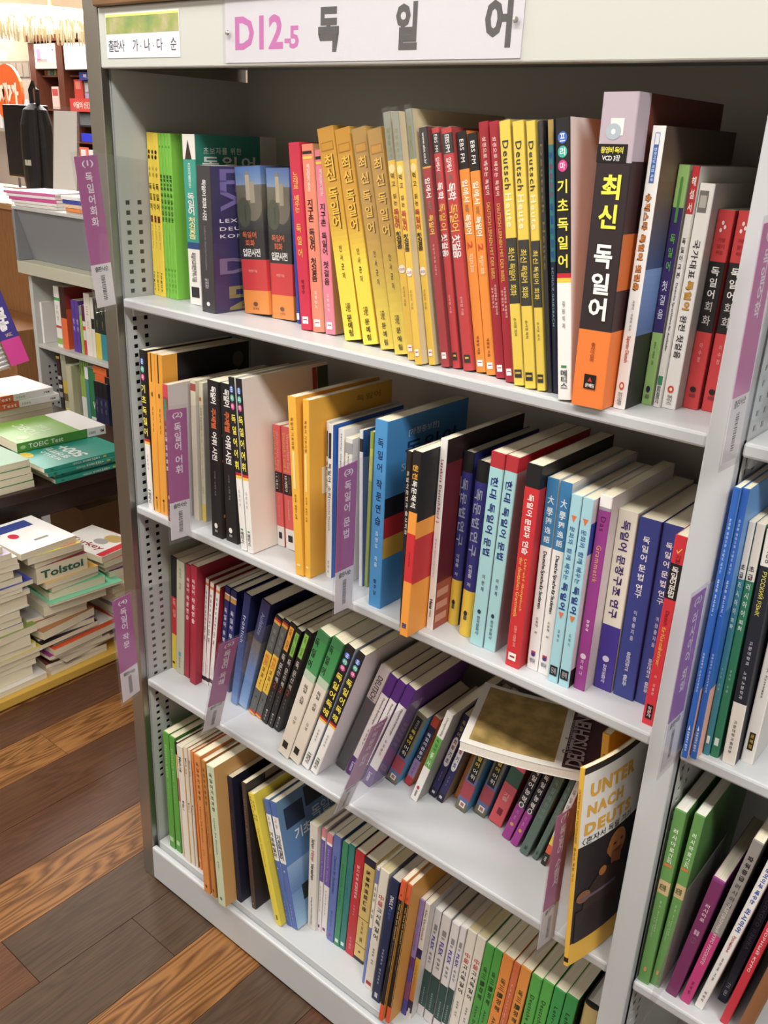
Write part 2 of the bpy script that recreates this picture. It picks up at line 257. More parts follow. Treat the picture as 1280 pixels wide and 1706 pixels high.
# ------------------------------------------------------------------ the book builder
GEO = {
 'a1': (-0.0034, 0.0590, 1.1403, 0.03, 0.0091, 0.2330),
 'a2': (0.0063, 0.0581, 1.1403, -0.14, 0.0081, 0.2328),
 'a3': (0.0183, 0.0562, 1.1403, -0.65, 0.0111, 0.2326),
 'a4': (0.0292, 0.0564, 1.1403, -0.93, 0.0065, 0.2326),
 'a5': (0.0365, 0.0563, 1.1403, -0.88, 0.0067, 0.2326),
 'a6': (0.0438, 0.0562, 1.1403, -0.83, 0.0068, 0.2326),
 'a7': (0.0510, 0.0560, 1.1403, -0.78, 0.0069, 0.2326),
 'a8': (0.1026, 0.0510, 1.1406, -1.49, 0.0266, 0.2331),
 'a9': (0.1604, 0.0268, 1.1405, -1.12, 0.0289, 0.1953),
 'a10': (0.2169, 0.0667, 1.1425, -5.19, 0.0506, 0.1954),
 'a11': (0.2646, 0.0717, 1.1416, -3.54, 0.0438, 0.1967),
 'a12': (0.2946, 0.0717, 1.1405, -4.94, 0.0058, 0.1978),
 'a13': (0.3354, 0.0450, 1.1413, -6.52, 0.0186, 0.2309),
 'a14': (0.3548, 0.0475, 1.1413, -6.18, 0.0192, 0.2297),
 'a15': (0.3752, 0.0491, 1.1412, -6.41, 0.0172, 0.2245),
 'a16': (0.4236, 0.0385, 1.1432, -12.70, 0.0265, 0.2523),
 'a17': (0.4541, 0.0377, 1.1430, -13.23, 0.0242, 0.2528),
 'a18': (0.4846, 0.0338, 1.1428, -13.39, 0.0218, 0.2543),
 'a19': (0.5131, 0.0264, 1.1427, -13.04, 0.0216, 0.2536),
 'a20': (0.5354, 0.0170, 1.1413, -11.58, 0.0109, 0.2714),
 'a21': (0.5554, 0.0043, 1.1412, -11.14, 0.0095, 0.2710),
 'a22': (0.5663, 0.0157, 1.1412, -11.33, 0.0093, 0.2747),
 'a23': (0.5832, 0.0188, 1.1414, -11.70, 0.0112, 0.2570),
 'a24': (0.5945, 0.0244, 1.1413, -11.47, 0.0101, 0.2569),
 'a25': (0.6114, 0.0246, 1.1416, -11.95, 0.0135, 0.2574),
 'a26': (0.6256, 0.0291, 1.1416, -11.66, 0.0130, 0.2542),
 'a27': (0.6397, 0.0282, 1.1415, -11.53, 0.0127, 0.2531),
 'a28': (0.6547, 0.0245, 1.1414, -10.96, 0.0120, 0.2642),
 'a29': (0.6712, 0.0176, 1.1413, -10.79, 0.0114, 0.2646),
 'a30': (0.6862, 0.0126, 1.1414, -10.51, 0.0126, 0.2651),
 'a31': (0.7009, 0.0107, 1.1413, -10.07, 0.0124, 0.2647),
 'a32': (0.7134, 0.0127, 1.1411, -9.90, 0.0099, 0.2653),
 'a33': (0.7217, 0.0162, 1.1407, -9.66, 0.0056, 0.2660),
 'a34': (0.7278, 0.0176, 1.1407, -8.78, 0.0060, 0.2667),
 'a35': (0.7492, -0.0012, 1.1413, -8.19, 0.0154, 0.2672),
 'a36': (0.7765, -0.0054, 1.1406, -1.32, 0.0347, 0.2874),
 'a37': (0.8019, 0.0148, 1.1403, -0.18, 0.0125, 0.2615),
 'a38': (0.8139, 0.0522, 1.1403, 0.11, 0.0108, 0.2299),
 'a39': (0.8254, 0.0512, 1.1403, 0.31, 0.0069, 0.2293),
 'a40': (0.8365, 0.0552, 1.1403, 0.48, 0.0146, 0.2150),
 'a41': (0.8522, 0.0725, 1.1403, 0.55, 0.0158, 0.1924),
 'a42': (0.8702, 0.0768, 1.1403, 0.43, 0.0161, 0.1928),
 'b1': (0.0247, 0.0065, 0.8031, -0.25, 0.0133, 0.2620),
 'b2': (0.0396, 0.0080, 0.8032, 0.98, 0.0160, 0.2607),
 'b3': (0.0583, 0.0076, 0.8032, 0.75, 0.0179, 0.2615),
 'b4': (0.0867, -0.0027, 0.8031, 0.47, 0.0112, 0.2226),
 'b5': (0.1111, 0.0299, 0.8031, 0.57, 0.0114, 0.2286),
 'b6': (0.1229, 0.0359, 0.8031, 0.37, 0.0096, 0.2262),
 'b7': (0.1847, 0.0100, 0.8031, -0.28, 0.0239, 0.2448),
 'b8': (0.2149, 0.0130, 0.8034, -1.52, 0.0254, 0.2446),
 'b9': (0.2487, 0.0067, 0.8036, -4.78, 0.0119, 0.2595),
 'b10': (0.2630, 0.0068, 0.8035, -4.53, 0.0119, 0.2603),
 'b11': (0.2765, 0.0567, 0.8035, -3.32, 0.0144, 0.1883),
 'b12': (0.2973, 0.0570, 0.8037, -3.59, 0.0208, 0.1892),
 'b13': (0.3656, 0.0059, 0.8036, -4.07, 0.0149, 0.2568),
 'b14': (0.3787, 0.0092, 0.8032, -1.76, 0.0111, 0.2566),
 'b15': (0.3867, 0.0390, 0.8031, -0.98, 0.0042, 0.2244),
 'b16': (0.3996, 0.0298, 0.8031, -0.80, 0.0088, 0.2244),
 'b17': (0.4119, 0.0380, 0.8031, -0.80, 0.0108, 0.2197),
 'b18': (0.4254, 0.0354, 0.8031, -0.02, 0.0124, 0.2112),
 'b19': (0.4493, 0.0416, 0.8032, -2.28, 0.0057, 0.2244),
 'b20': (0.4553, 0.0457, 0.8031, 0.10, 0.0060, 0.2249),
 'b21': (0.5016, 0.0096, 0.8031, -0.35, 0.0200, 0.2577),
 'b22': (0.5641, -0.0094, 0.8031, -1.13, 0.0078, 0.2365),
 'b23': (0.5775, -0.0227, 0.8032, 0.97, 0.0124, 0.2450),
 'b24': (0.5911, 0.0134, 0.8031, 0.46, 0.0098, 0.2553),
 'b25': (0.6042, 0.0452, 0.8032, 0.89, 0.0157, 0.2350),
 'b26': (0.6322, 0.0320, 0.8033, 1.35, 0.0180, 0.2334),
 'b27': (0.6570, 0.0222, 0.8033, 1.29, 0.0185, 0.2535),
 'b28': (0.6755, 0.0241, 0.8032, 1.20, 0.0168, 0.2533),
 'b29': (0.7167, 0.0110, 0.8031, 0.06, 0.0188, 0.2561),
 'b30': (0.7373, 0.0233, 0.8031, -0.60, 0.0142, 0.2417),
 'b31': (0.7525, 0.0233, 0.8031, -0.31, 0.0144, 0.2415),
 'b32': (0.7694, 0.0162, 0.8031, -0.10, 0.0125, 0.2338),
 'b33': (0.7836, 0.0165, 0.8031, -0.20, 0.0130, 0.2337),
 'b34': (0.7997, 0.0239, 0.8031, -0.14, 0.0141, 0.2397),
 'b35': (0.8194, 0.0431, 0.8031, -0.43, 0.0222, 0.2226),
 'b36': (0.8449, 0.0445, 0.8032, -0.59, 0.0245, 0.2193),
 'b37': (0.8690, 0.0479, 0.8032, -0.65, 0.0224, 0.2190),
 'b38': (0.8882, 0.0147, 0.8031, -0.01, 0.0129, 0.2241),
 'c1': (0.0026, 0.0547, 0.4678, 2.96, 0.0172, 0.2290),
 'c2': (0.0215, 0.0506, 0.4681, 3.99, 0.0200, 0.2306),
 'c3': (0.0393, 0.0515, 0.4679, 4.67, 0.0135, 0.2307),
 'c4': (0.0640, 0.0450, 0.4679, 4.00, 0.0154, 0.2385),
 'c5': (0.0757, 0.0592, 0.4677, 5.47, 0.0074, 0.2161),
 'c6': (0.0843, 0.0594, 0.4679, 6.52, 0.0089, 0.2127),
 'c7': (0.0937, 0.0610, 0.4680, 7.77, 0.0092, 0.2107),
 'c8': (0.1100, 0.0690, 0.4682, 7.36, 0.0122, 0.2123),
 'c9': (0.1254, 0.0707, 0.4683, 6.97, 0.0146, 0.2088),
 'c10': (0.1635, 0.0534, 0.4687, 10.01, 0.0154, 0.2293),
 'c11': (0.1822, 0.0564, 0.4701, 15.27, 0.0203, 0.2333),
 'c12': (0.2082, 0.0538, 0.4696, 17.40, 0.0146, 0.2215),
 'c13': (0.2237, 0.0541, 0.4694, 17.70, 0.0135, 0.2220),
 'c14': (0.2412, 0.0512, 0.4695, 17.70, 0.0137, 0.2243),
 'c15': (0.2566, 0.0505, 0.4691, 17.36, 0.0118, 0.2186),
 'c16': (0.2714, 0.0502, 0.4694, 18.33, 0.0129, 0.2262),
 'c17': (0.3279, 0.0110, 0.4709, 18.12, 0.0228, 0.2678),
 'c18': (0.3516, 0.0120, 0.4709, 18.91, 0.0215, 0.2670),
 'c19': (0.3738, 0.0141, 0.4698, 18.81, 0.0152, 0.2658),
 'c20': (0.3923, 0.0139, 0.4696, 19.21, 0.0136, 0.2643),
 'c21': (0.4139, 0.0511, 0.4705, 20.39, 0.0182, 0.2284),
 'c22': (0.4347, 0.0485, 0.4698, 19.93, 0.0140, 0.2236),
 'c23': (0.4500, 0.0488, 0.4697, 20.20, 0.0133, 0.2207),
 'c24': (0.4695, 0.0483, 0.4699, 19.76, 0.0152, 0.2191),
 'c25': (0.4934, 0.0792, 0.4705, 18.87, 0.0196, 0.1528),
 'c26': (0.5149, 0.0926, 0.4692, 17.67, 0.0121, 0.1484),
 'c27': (0.5440, 0.0710, 0.4690, 16.25, 0.0119, 0.1868),
 'c28': (0.5591, 0.0975, 0.4691, 16.28, 0.0122, 0.1718),
 'c29': (0.5742, 0.0953, 0.4690, 16.08, 0.0119, 0.1730),
 'c30': (0.5888, 0.1187, 0.4685, 15.00, 0.0089, 0.1580),
 'c31': (0.6083, 0.1002, 0.4697, 14.00, 0.0193, 0.1580),
 'c32': (0.6352, 0.1109, 0.4698, 14.00, 0.0197, 0.1580),
 'c33': (0.6626, 0.1109, 0.4700, 14.00, 0.0221, 0.1620),
 'c34': (0.6903, 0.0968, 0.4691, 15.00, 0.0135, 0.1640),
 'c35': (0.7061, 0.0933, 0.4689, 15.00, 0.0115, 0.1640),
 'c36': (0.7255, 0.0877, 0.4690, 14.00, 0.0132, 0.1660),
 'c37': (0.7422, 0.0904, 0.4683, 14.00, 0.0079, 0.1660),
 'c38': (0.7565, 0.0889, 0.4682, 12.00, 0.0080, 0.1660),
 'c39': (0.8616, -0.0360, 0.4675, -3.48, 0.0057, 0.2833),
 'd1': (0.0273, 0.0092, 0.0959, -0.44, 0.0165, 0.2657),
 'd2': (0.0456, 0.0102, 0.0959, -0.90, 0.0151, 0.2639),
 'd3': (0.0624, 0.0085, 0.0959, -1.75, 0.0059, 0.2598),
 'd4': (0.0771, 0.0060, 0.0961, -1.95, 0.0159, 0.2599),
 'd5': (0.0919, 0.0073, 0.0960, -2.01, 0.0103, 0.2648),
 'd6': (0.1020, 0.0079, 0.0959, -1.97, 0.0067, 0.2645),
 'd7': (0.1119, 0.0091, 0.0959, -2.67, 0.0059, 0.2627),
 'd8': (0.1644, -0.0201, 0.0962, -2.71, 0.0159, 0.2980),
 'd9': (0.1815, -0.0181, 0.0961, -3.39, 0.0107, 0.2924),
 'd10': (0.2067, -0.0213, 0.0965, -4.03, 0.0186, 0.2952),
 'd11': (0.2224, 0.0054, 0.0962, -4.05, 0.0117, 0.2662),
 'd12': (0.2540, 0.0122, 0.0962, -4.88, 0.0101, 0.2655),
 'd13': (0.3139, 0.0152, 0.0976, -15.19, 0.0141, 0.2569),
 'd14': (0.3273, 0.0272, 0.0971, -13.45, 0.0113, 0.2483),
 'd15': (0.3405, 0.0288, 0.0973, -12.87, 0.0137, 0.2495),
 'd16': (0.3602, 0.0494, 0.0959, 0.42, 0.0179, 0.2299),
 'd17': (0.3735, 0.0547, 0.0959, 1.54, 0.0081, 0.2283),
 'd18': (0.3850, 0.0552, 0.0960, 2.06, 0.0125, 0.2240),
 'd19': (0.4023, 0.0520, 0.0961, 2.51, 0.0150, 0.2335),
 'd20': (0.4169, 0.0523, 0.0961, 3.25, 0.0118, 0.2316),
 'd21': (0.4293, 0.0532, 0.0962, 3.44, 0.0123, 0.2335),
 'd22': (0.4464, 0.0530, 0.0964, 3.56, 0.0185, 0.2314),
 'd23': (0.4670, 0.0528, 0.0965, 3.95, 0.0218, 0.2292),
 'd24': (0.5009, 0.0265, 0.0960, 4.12, 0.0058, 0.2579),
 'd25': (0.5136, 0.0239, 0.0965, 4.68, 0.0171, 0.2627),
 'd26': (0.5367, 0.0148, 0.0966, 5.39, 0.0161, 0.2683),
 'd27': (0.5653, -0.0063, 0.0962, 5.14, 0.0084, 0.3039),
 'd28': (0.5760, -0.0025, 0.0961, 4.73, 0.0079, 0.2987),
 'd29': (0.5857, 0.0258, 0.0961, 4.50, 0.0086, 0.2520),
 'd30': (0.5954, 0.0263, 0.0961, 4.50, 0.0088, 0.2520),
 'd31': (0.6062, 0.0423, 0.0963, 4.50, 0.0120, 0.2340),
 'd32': (0.6225, 0.0412, 0.0964, 4.50, 0.0157, 0.2340),
 'd33': (0.6406, 0.0381, 0.0963, 4.50, 0.0130, 0.2340),
 'd34': (0.6529, 0.0406, 0.0962, 4.50, 0.0105, 0.2340),
 'd35': (0.6663, 0.0432, 0.0964, 4.50, 0.0154, 0.2340),
 'd36': (0.6828, 0.0430, 0.0964, 4.50, 0.0152, 0.2340),
 'd37': (0.6998, 0.0398, 0.0963, 4.50, 0.0138, 0.2340),
 'd38': (0.7139, 0.0402, 0.0963, 4.50, 0.0134, 0.2340),
 'd39': (0.7298, 0.0403, 0.0965, 4.50, 0.0174, 0.2340),
 'd40': (0.7449, 0.0395, 0.0962, 4.50, 0.0101, 0.2340),
 'd41': (0.7586, 0.0407, 0.0964, 4.50, 0.0163, 0.2340),
 'd42': (0.7807, 0.0395, 0.0963, 3.50, 0.0156, 0.2340),
 'd43': (0.7972, 0.0419, 0.0963, 3.50, 0.0165, 0.2340),
 'd44': (0.8153, 0.0415, 0.0963, 3.50, 0.0163, 0.2340),
 'd45': (0.8328, 0.0432, 0.0963, 3.50, 0.0177, 0.2340),
 'd46': (0.8649, 0.0508, 0.0962, 2.00, 0.0232, 0.2340),
 'e1': (0.9572, 0.0777, 1.1407, -4.80, 0.0106, 0.1883),
 'f1': (0.9420, -0.0131, 0.8031, -0.53, 0.0061, 0.2975),
 'f2': (0.9494, -0.0079, 0.8031, -0.66, 0.0067, 0.2969),
 'f3': (0.9567, 0.0076, 0.8031, -0.76, 0.0061, 0.2618),
 'f4': (0.9647, 0.0098, 0.8031, -0.85, 0.0083, 0.2614),
 'f5': (0.9799, 0.0088, 0.8032, -1.42, 0.0133, 0.2584),
 'f6': (0.9935, 0.0234, 0.8031, -0.10, 0.0125, 0.2342),
 'g1': (0.9428, 0.0057, 0.4674, 0.39, 0.0133, 0.2557),
 'g2': (0.9555, 0.0105, 0.4676, 1.87, 0.0115, 0.2576),
 'g3': (0.9751, 0.0118, 0.4681, 6.67, 0.0134, 0.1900),
 'g4': (0.9915, 0.0129, 0.4681, 7.47, 0.0113, 0.2594),
 'g5': (1.0067, 0.0163, 0.4681, 8.48, 0.0098, 0.2474),
 'g6': (1.0239, 0.0432, 0.4680, 6.75, 0.0099, 0.2267),
 'g7': (1.0362, 0.0161, 0.4679, 7.06, 0.0089, 0.2235),
 'g8': (1.0566, 0.0127, 0.4683, 7.56, 0.0140, 0.2158),
}
BACKY = .236
def make_book(root, t, h, d, base, bands=(), texts=(), front=None, fbands=(), patches=(), ftexts=(), back=None, page='cream', hard=False, wrap=0, wrap_top=0.0):
    c = .0022 if hard else .0005
    def expand(bs):
        out = []
        for q in bs:
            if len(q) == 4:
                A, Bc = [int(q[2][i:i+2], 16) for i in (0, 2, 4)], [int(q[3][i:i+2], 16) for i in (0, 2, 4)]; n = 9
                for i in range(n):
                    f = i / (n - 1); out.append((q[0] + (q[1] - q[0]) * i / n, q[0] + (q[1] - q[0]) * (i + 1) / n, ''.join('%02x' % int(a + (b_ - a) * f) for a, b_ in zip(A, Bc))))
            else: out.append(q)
        return out
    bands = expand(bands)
    fb_ = bands if fbands == 'wrap' else expand(fbands)
    front = front or base
    cutz = sorted({0.0, 1.0} | {round(u, 4) for q in list(bands) + list(fb_) for u in q[:2] if 0 < u < 1})
    def colr(bs, u, dflt):
        for q in bs:
            if q[0] <= u <= q[1]: dflt = q[2]
        return dflt
    ov = .003 if hard else 0
    r = min(.0012, t * .22)
    if hard: arc = [(t * .5 - t * .5 * math.cos(a), r * 2 - (r * 2 + t * .10) * math.sin(a)) for a in [math.pi * k / 8 for k in range(9)]]
    else: arc = [(0, r), (r * .3, r * .3), (r, 0), (t - r, 0), (t - r * .3, r * .3), (t, r)]
    outer = [(0, d)] + arc + [(t, d)]
    inner = [(t - c, d), (t - c, c + r * 2), (c, c + r * 2), (c, d)]
    prof = outer + inner; n = len(prof); no = len(outer); B_ = MB()
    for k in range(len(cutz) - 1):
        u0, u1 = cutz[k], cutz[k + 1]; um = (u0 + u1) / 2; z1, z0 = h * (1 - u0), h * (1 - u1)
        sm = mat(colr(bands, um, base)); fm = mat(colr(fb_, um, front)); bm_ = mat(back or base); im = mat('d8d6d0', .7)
        for e in range(n):
            f = (e + 1) % n; a, b2 = prof[e], prof[f]
            m = bm_ if e == 0 else sm if e < no - 2 else fm if e == no - 2 else im
            B_.face([(a[0], a[1], z0), (b2[0], b2[1], z0), (b2[0], b2[1], z1), (a[0], a[1], z1)], m)
    edge = mat(colr(bands, 0.005, base))
    for z, flip in ((h, False), (0, True)):
        # caps of the thin cover, as three strips
        o_, i_ = outer, inner
        strips = [[o_[0], o_[1], i_[2], i_[3]], [o_[-2], o_[-1], i_[0], i_[1]], o_[1:-1] + [i_[1], i_[2]]]
        for s_ in strips:
            p_ = [(x, y, z) for x, y in s_]
            B_.face(p_ if not flip else p_[::-1], edge)
    cov = B_.build('cover', root)
    pm = PAGE[page]; pb = MB(); dz = ov if hard else .0005
    pb.box(c + .0001, t - c - .0001, c + r * 2 + .0001, d - (ov or .0006), dz if hard else .0004, h - dz, pm); pb.build('pages', root)
    for q in patches:
        a0, a1, u0, u1, hx = q; B2 = MB(); B2.box(t + .00002, t + .0002, a0 * d + r, r + a1 * (d - r), h * (1 - u1), h * (1 - u0), mat(hx)); B2.build('cover_art', cov)
    def nm(s): return 'print_mark' if s in '#@' else 'title'
    for qi, q in enumerate(texts):
        s_, u0, u1, v0, v1, hx, md = q[:7]; bo = q[7] if len(q) > 7 else .012
        yb = -.00025 - .00005 * qi - (t * .10 if hard else 0)
        text(nm(s_), s_, md, hx, plane_M((v0 * t, yb, h * (1 - u1)), ((v1 - v0) * t, 0, 0), (0, 0, h * (u1 - u0))), cov, bo)
    for qi, q in enumerate(ftexts):
        s_, a0, a1, u0, u1, hx, md = q[:7]; bo = q[7] if len(q) > 7 else .012
        text('cover_mark' if s_ in '#@' else 'cover_title', s_, md, hx, plane_M((t + .00035 + .00005 * qi, a0 * d, h * (1 - u1)), (0, (a1 - a0) * d, 0), (0, 0, h * (u1 - u0))), cov, bo)
    if wrap:
        e = .0008; W = MB(); z1 = h + wrap_top + e
        es = .00012; prof2 = [(-es, d), (-es, -e), (t + es, -e), (t + es, d)]
        for k in range(3):
            a, b2 = prof2[k], prof2[k + 1]; W.face([(a[0], a[1], 0), (b2[0], b2[1], 0), (b2[0], b2[1], z1), (a[0], a[1], z1)], WRAP)
        if not wrap_top: W.face([(p_[0], p_[1], z1) for p_ in prof2], WRAP)
        W.build('plastic_wrap', root)
GRP = {'a': 'books on the top shelf', 'b': 'books on the second shelf', 'c': 'books on the third shelf', 'd': 'books on the bottom shelf', 'e': 'books in the bay on the right', 'f': 'books in the bay on the right', 'g': 'books in the bay on the right'}
def bk(key, label, base, bands=(), texts=(), d=None, **kw):
    x, y, z, lean, t, h = GEO[key]
    root = empty('book'); le = math.radians(lean)
    # origin of the local frame: lower left spine corner; lean turns about the depth axis
    root.rotation_euler = (0, le, 0)
    root.location = (x - t / 2 * math.cos(le), y, z + t / 2 * math.sin(le))
    if d is None: d = h * .67
    d = min(d, BACKY - .004 - y)
    tag(root, label, 'book', GRP[key[0]])
    make_book(root, t, h, d, base, bands, texts, **kw)
    return root
ORD = {2: ['left', 'right'], 3: ['leftmost', 'middle', 'rightmost'], 4: ['leftmost', 'second from left', 'third from left', 'rightmost']}
NUM = {2: 'two', 3: 'three', 4: 'four'}
def ser(keys, what, *a, **kw):
    n = len(keys)
    for i, k in enumerate(keys): bk(k, f"{ORD[n][i]} of the {NUM[n]} {what}", *a, **kw)
def K(*n, p): return [p + str(i) for i in n]
BLK = '17161a'; WHT = 'f2f1ee'
PRIMA = [('@', .045, .085, .18, .82, '3f6fd0', 'h'), ('@', .092, .132, .18, .82, '2fb3a4', 'h'), ('@', .139, .179, .18, .82, 'd8348f', 'h'), ('프', .052, .078, .32, .68, 'f4f4f4', 'h'), ('리', .099, .125, .32, .68, 'f4f4f4', 'h'), ('마', .146, .172, .32, .68, 'f4f4f4', 'h')]
def prima(title, u1):
    return ([(0, u1, BLK), (u1, u1 + .017, 'c8152b'), (u1 + .017, u1 + .034, 'f2c715')], PRIMA + [(title, .205, u1 - .02, .12, .88, 'f4e42c', 'v', .02), ('김원익저', u1 + .1, u1 + .2, .4, .6, '777777', 'v'), ('#', .868, .876, .3, .7, '2f8a46', 'h'), ('메티스', .885, .955, .25, .75, '3a3a3c', 'v', .015)])
LOGO = lambda u=.94, h=.025, c='f4f4f4', k='c23': [('#', u, u + h, .22, .78, c, 'h'), ('#', u + h * .35, u + h * .5, .3, .7, 'b02030' if c != BLK else 'e0b020', 'h')]

# ---------------- top shelf
ser(K(1, 2, 3, p='a'), 'thin yellow paperbacks at the left end of the top shelf', 'f0d321', (), [('@', .10, .125, .3, .75, BLK, 'h'), ('@', .13, .155, .25, .7, BLK, 'h'), ('수', .20, .225, .3, .7, '8a6d10', 'h'), ('은', .235, .26, .3, .7, '8a6d10', 'h'), ('독일어', .30, .46, .2, .8, '2d260a', 'v'), ('#', .495, .535, .25, .75, '6b2222', 'h'), ('쉽고 재미있게 배우는', .55, .7, .4, .6, '7a650f', 'r'), ('logus', .85, .97, .2, .6, '3a3308', 'r')])
ser(K(4, 5, 6, 7, p='a'), 'thin lime-green paperbacks on the top shelf', '78c630', (), [('@', .07, .085, .25, .75, '4f9c1c', 'h'), ('별책부록', .24, .335, .15, .85, '1d4a12', 'v', .02), ('독일어', .35, .45, .15, .85, '1d4a12', 'v', .02), ('입문', .455, .52, .15, .85, '1d4a12', 'v', .02), ('@', .81, .825, .25, .75, '4f9c1c', 'h'), ('도서출판', .84, .96, .3, .7, '4f9c1c', 'v')])
bk('a8', 'white and teal book with a pencil tip on its spine, teal cover to the right', 'eceae4', [(.14, .62, '24a08c'), (.62, .66, '274a86')], [('▲', .03, .14, .2, .75, '3c2b22', 'h'), ('초보자를위한', .16, .30, .38, .62, 'd8f0ea', 'v'), ('독일어', .33, .46, .25, .8, 'f4f4f4', 'v', .015), ('첫걸음', .47, .60, .25, .8, 'f3e9a0', 'v', .015), ('독일어교재연구회 지음', .68, .86, .3, .7, '55565a', 'r'), ('#', .89, .955, .2, .85, '2b2b30', 'h')], front='1f8574', patches=[(.78, 1, 0, 1, 'cfcdc6')], ftexts=[('초보자를 위한', .1, .55, .07, .11, 'd5e8e2', 'h'), ('독일어', .08, .72, .12, .20, 'e8efec', 'h', .02)])
bk('a9', 'thick navy and purple dictionary with large lettering on its cover', '26222c', [], [('독일어 회화 사전', .09, .36, .35, .65, 'e8e8e8', 'r', .02), ('Lexikon der deutschen Konversation', .40, .70, .4, .55, '6f6c7a', 'r'), ('박진권', .76, .83, .3, .6, 'b8b5c0', 'v'), ('@', .925, .955, .38, .62, 'e8e8e8', 'h')], d=.13, front='332a66', ftexts=[('LEXIKON D', .10, .9, .35, .375, 'e8e6f0', 'h', .015), ('DEUTSCH', .10, .8, .405, .43, 'e8e6f0', 'h', .015), ('KONVERS', .10, .8, .455, .48, 'e8e6f0', 'h', .015), ('LEX', .12, .62, .02, .30, '7a6cae', 'r', .02), ('DE', .08, .95, .62, .73, '7a6a92', 'h', .03), ('EN', .2, .7, .82, .99, '8d8050', 'r', .03)], wrap=1)
CASTLE = dict(bands=[(0, .12, '4a78c0', '7d9ac4'), (.12, .28, '6d6a5c', '54503f'), (.28, .42, '46463c', '23252a'), (.42, .62, '17171b'), (.62, .835, 'd8262e'), (.835, 1, 'ef8f1e')], texts=[('@', .14, .36, .28, 1.0, '6f6a5c', 'h'), ('@', .20, .40, 0, .55, '4a4f3f', 'h'), ('#', .05, .22, .40, .56, 'b9ae98', 'h'), ('#', .10, .24, .56, .74, 'a39a86', 'h'), ('▲', .02, .055, .38, .58, '8a8478', 'h'), ('#', .25, .36, .30, .36, '39402f', 'h'), ('독일어', .43, .475, .15, .7, 'e0682e', 'h', .015), ('회화', .485, .53, .25, .62, 'e0682e', 'h', .015), ('입문사전', .545, .60, .12, .82, 'f2f2f2', 'h', .02), ('박진권 지음', .69, .71, .3, .65, 'f0a0a0', 'h'), ('@', .915, .945, .4, .58, '7a3c10', 'h'), ('문예림', .955, .97, .38, .62, '7a3c10', 'h')])
ser(K(10, 11, p='a'), 'thick small dictionaries with a castle photo above red and orange', '17171b', CASTLE['bands'], CASTLE['texts'], d=.125, front='232630', fbands='wrap', wrap=1)
bk('a12', 'narrow blue book squeezed between a castle dictionary and a crimson book', '2745a8', (), [('#', .93, .975, .1, .9, 'e6e6ea', 'h')])
bk('a13', 'crimson paperback with gold lettering right of the castle dictionaries', 'cf2145', (), [('노래로 배우는', .15, .36, .25, .7, 'e8b84a', 'v'), ('독일어', .42, .60, .25, .7, 'e8b84a', 'v'), ('박영수', .72, .80, .35, .65, '7a1020', 'v')] + LOGO(.925, .04))
JG = [('#', .035, .05, .08, .9, '2a2320', 'h'), ('#', .062, .076, .08, .9, 'f3c84a', 'h'), ('제일알기쉬운', .10, .24, .35, .65, 'f4e6e0', 'v'), ('지구촌', .28, .40, .25, .75, '241a20', 'v', .015), ('독일어', .435, .555, .25, .75, '241a20', 'v', .015), ('첫걸음', .59, .72, .25, .75, '241a20', 'v', .015), ('김정욱저', .77, .87, .4, .6, 'f4e6e0', 'v')] + LOGO(.93, .04)
bk('a14', 'salmon paperback with black lettering and a flag stripe near its top', 'f0866a', (), JG, front='d9b08a')
bk('a15', 'pink paperback with black lettering leaning beside the salmon one', 'ee7f97', (), JG, front='b5876a')
GOLD = [('#', .065, .105, .14, .9, 'a87410', 'h'), ('#', .07, .10, .18, .86, 'c8901c', 'h'), ('최신', .125, .245, .28, .84, '5d3d08', 'v', .03), ('독일어', .275, .465, .28, .84, '5d3d08', 'v', .03), ('최신', .122, .242, .22, .78, 'e9b82c', 'v', .02), ('독일어', .272, .462, .22, .78, 'e9b82c', 'v', .02), ('안사균저', .54, .70, .42, .6, '5a4a10', 'v'), ('도서출판', .815, .86, .35, .65, '5a4a10', 'h'), ('문예림', .875, .98, .35, .65, '3a3008', 'v', .015)]
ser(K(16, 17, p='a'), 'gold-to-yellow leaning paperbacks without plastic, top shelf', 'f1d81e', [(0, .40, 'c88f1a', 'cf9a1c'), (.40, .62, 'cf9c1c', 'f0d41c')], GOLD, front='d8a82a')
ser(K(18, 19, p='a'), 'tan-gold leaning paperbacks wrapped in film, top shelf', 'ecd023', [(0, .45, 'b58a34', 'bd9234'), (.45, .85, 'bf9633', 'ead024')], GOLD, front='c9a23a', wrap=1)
ser(K(20, 21, 22, p='a'), 'bright yellow slim books with grey-green tops in clear sleeves', 'f2c61c', [(0, .185, '8f9487')], [('한영문화사', .06, .175, .3, .7, '9aa060', 'v'), ('@', .20, .235, .1, .9, 'f6e29a', 'h'), ('먹고', .235, .285, .25, .75, '4a3508', 'v', .015), ('읽는', .315, .36, .3, .75, '4a3508', 'v', .015), ('독일어', .375, .455, .15, .85, 'c03a16', 'v', .03), ('첫걸음', .465, .535, .15, .85, '2e2410', 'v', .03), ('@', .60, .635, .05, .95, 'f4ece4', 'h'), ('CD포함', .613, .624, .12, .88, 'b04030', 'h'), ('박진형 지음', .69, .77, .3, .6, '9a8030', 'r')] + LOGO(.935, .028), wrap=1, wrap_top=.004, front='d9c9a0')
bk('a23', 'dark red book with a black top and white web address', 'a81f2c', [(0, .155, '241a1c'), (.155, .162, 'd8a82a')], [('www.ebs.co.kr', .02, .145, .35, .65, 'e8e4e0', 'r', .015), ('입에서', .20, .28, .2, .8, 'f2ecea', 'r', .02), ('톡', .295, .335, .3, .7, '8a6a60', 'h'), ('독일어', .35, .43, .2, .8, 'e8c22c', 'r', .025), ('독일어 회화 지침서', .47, .60, .38, .62, 'd8a0a0', 'r')] + LOGO(.935, .028), wrap=1, front='7a2a30')
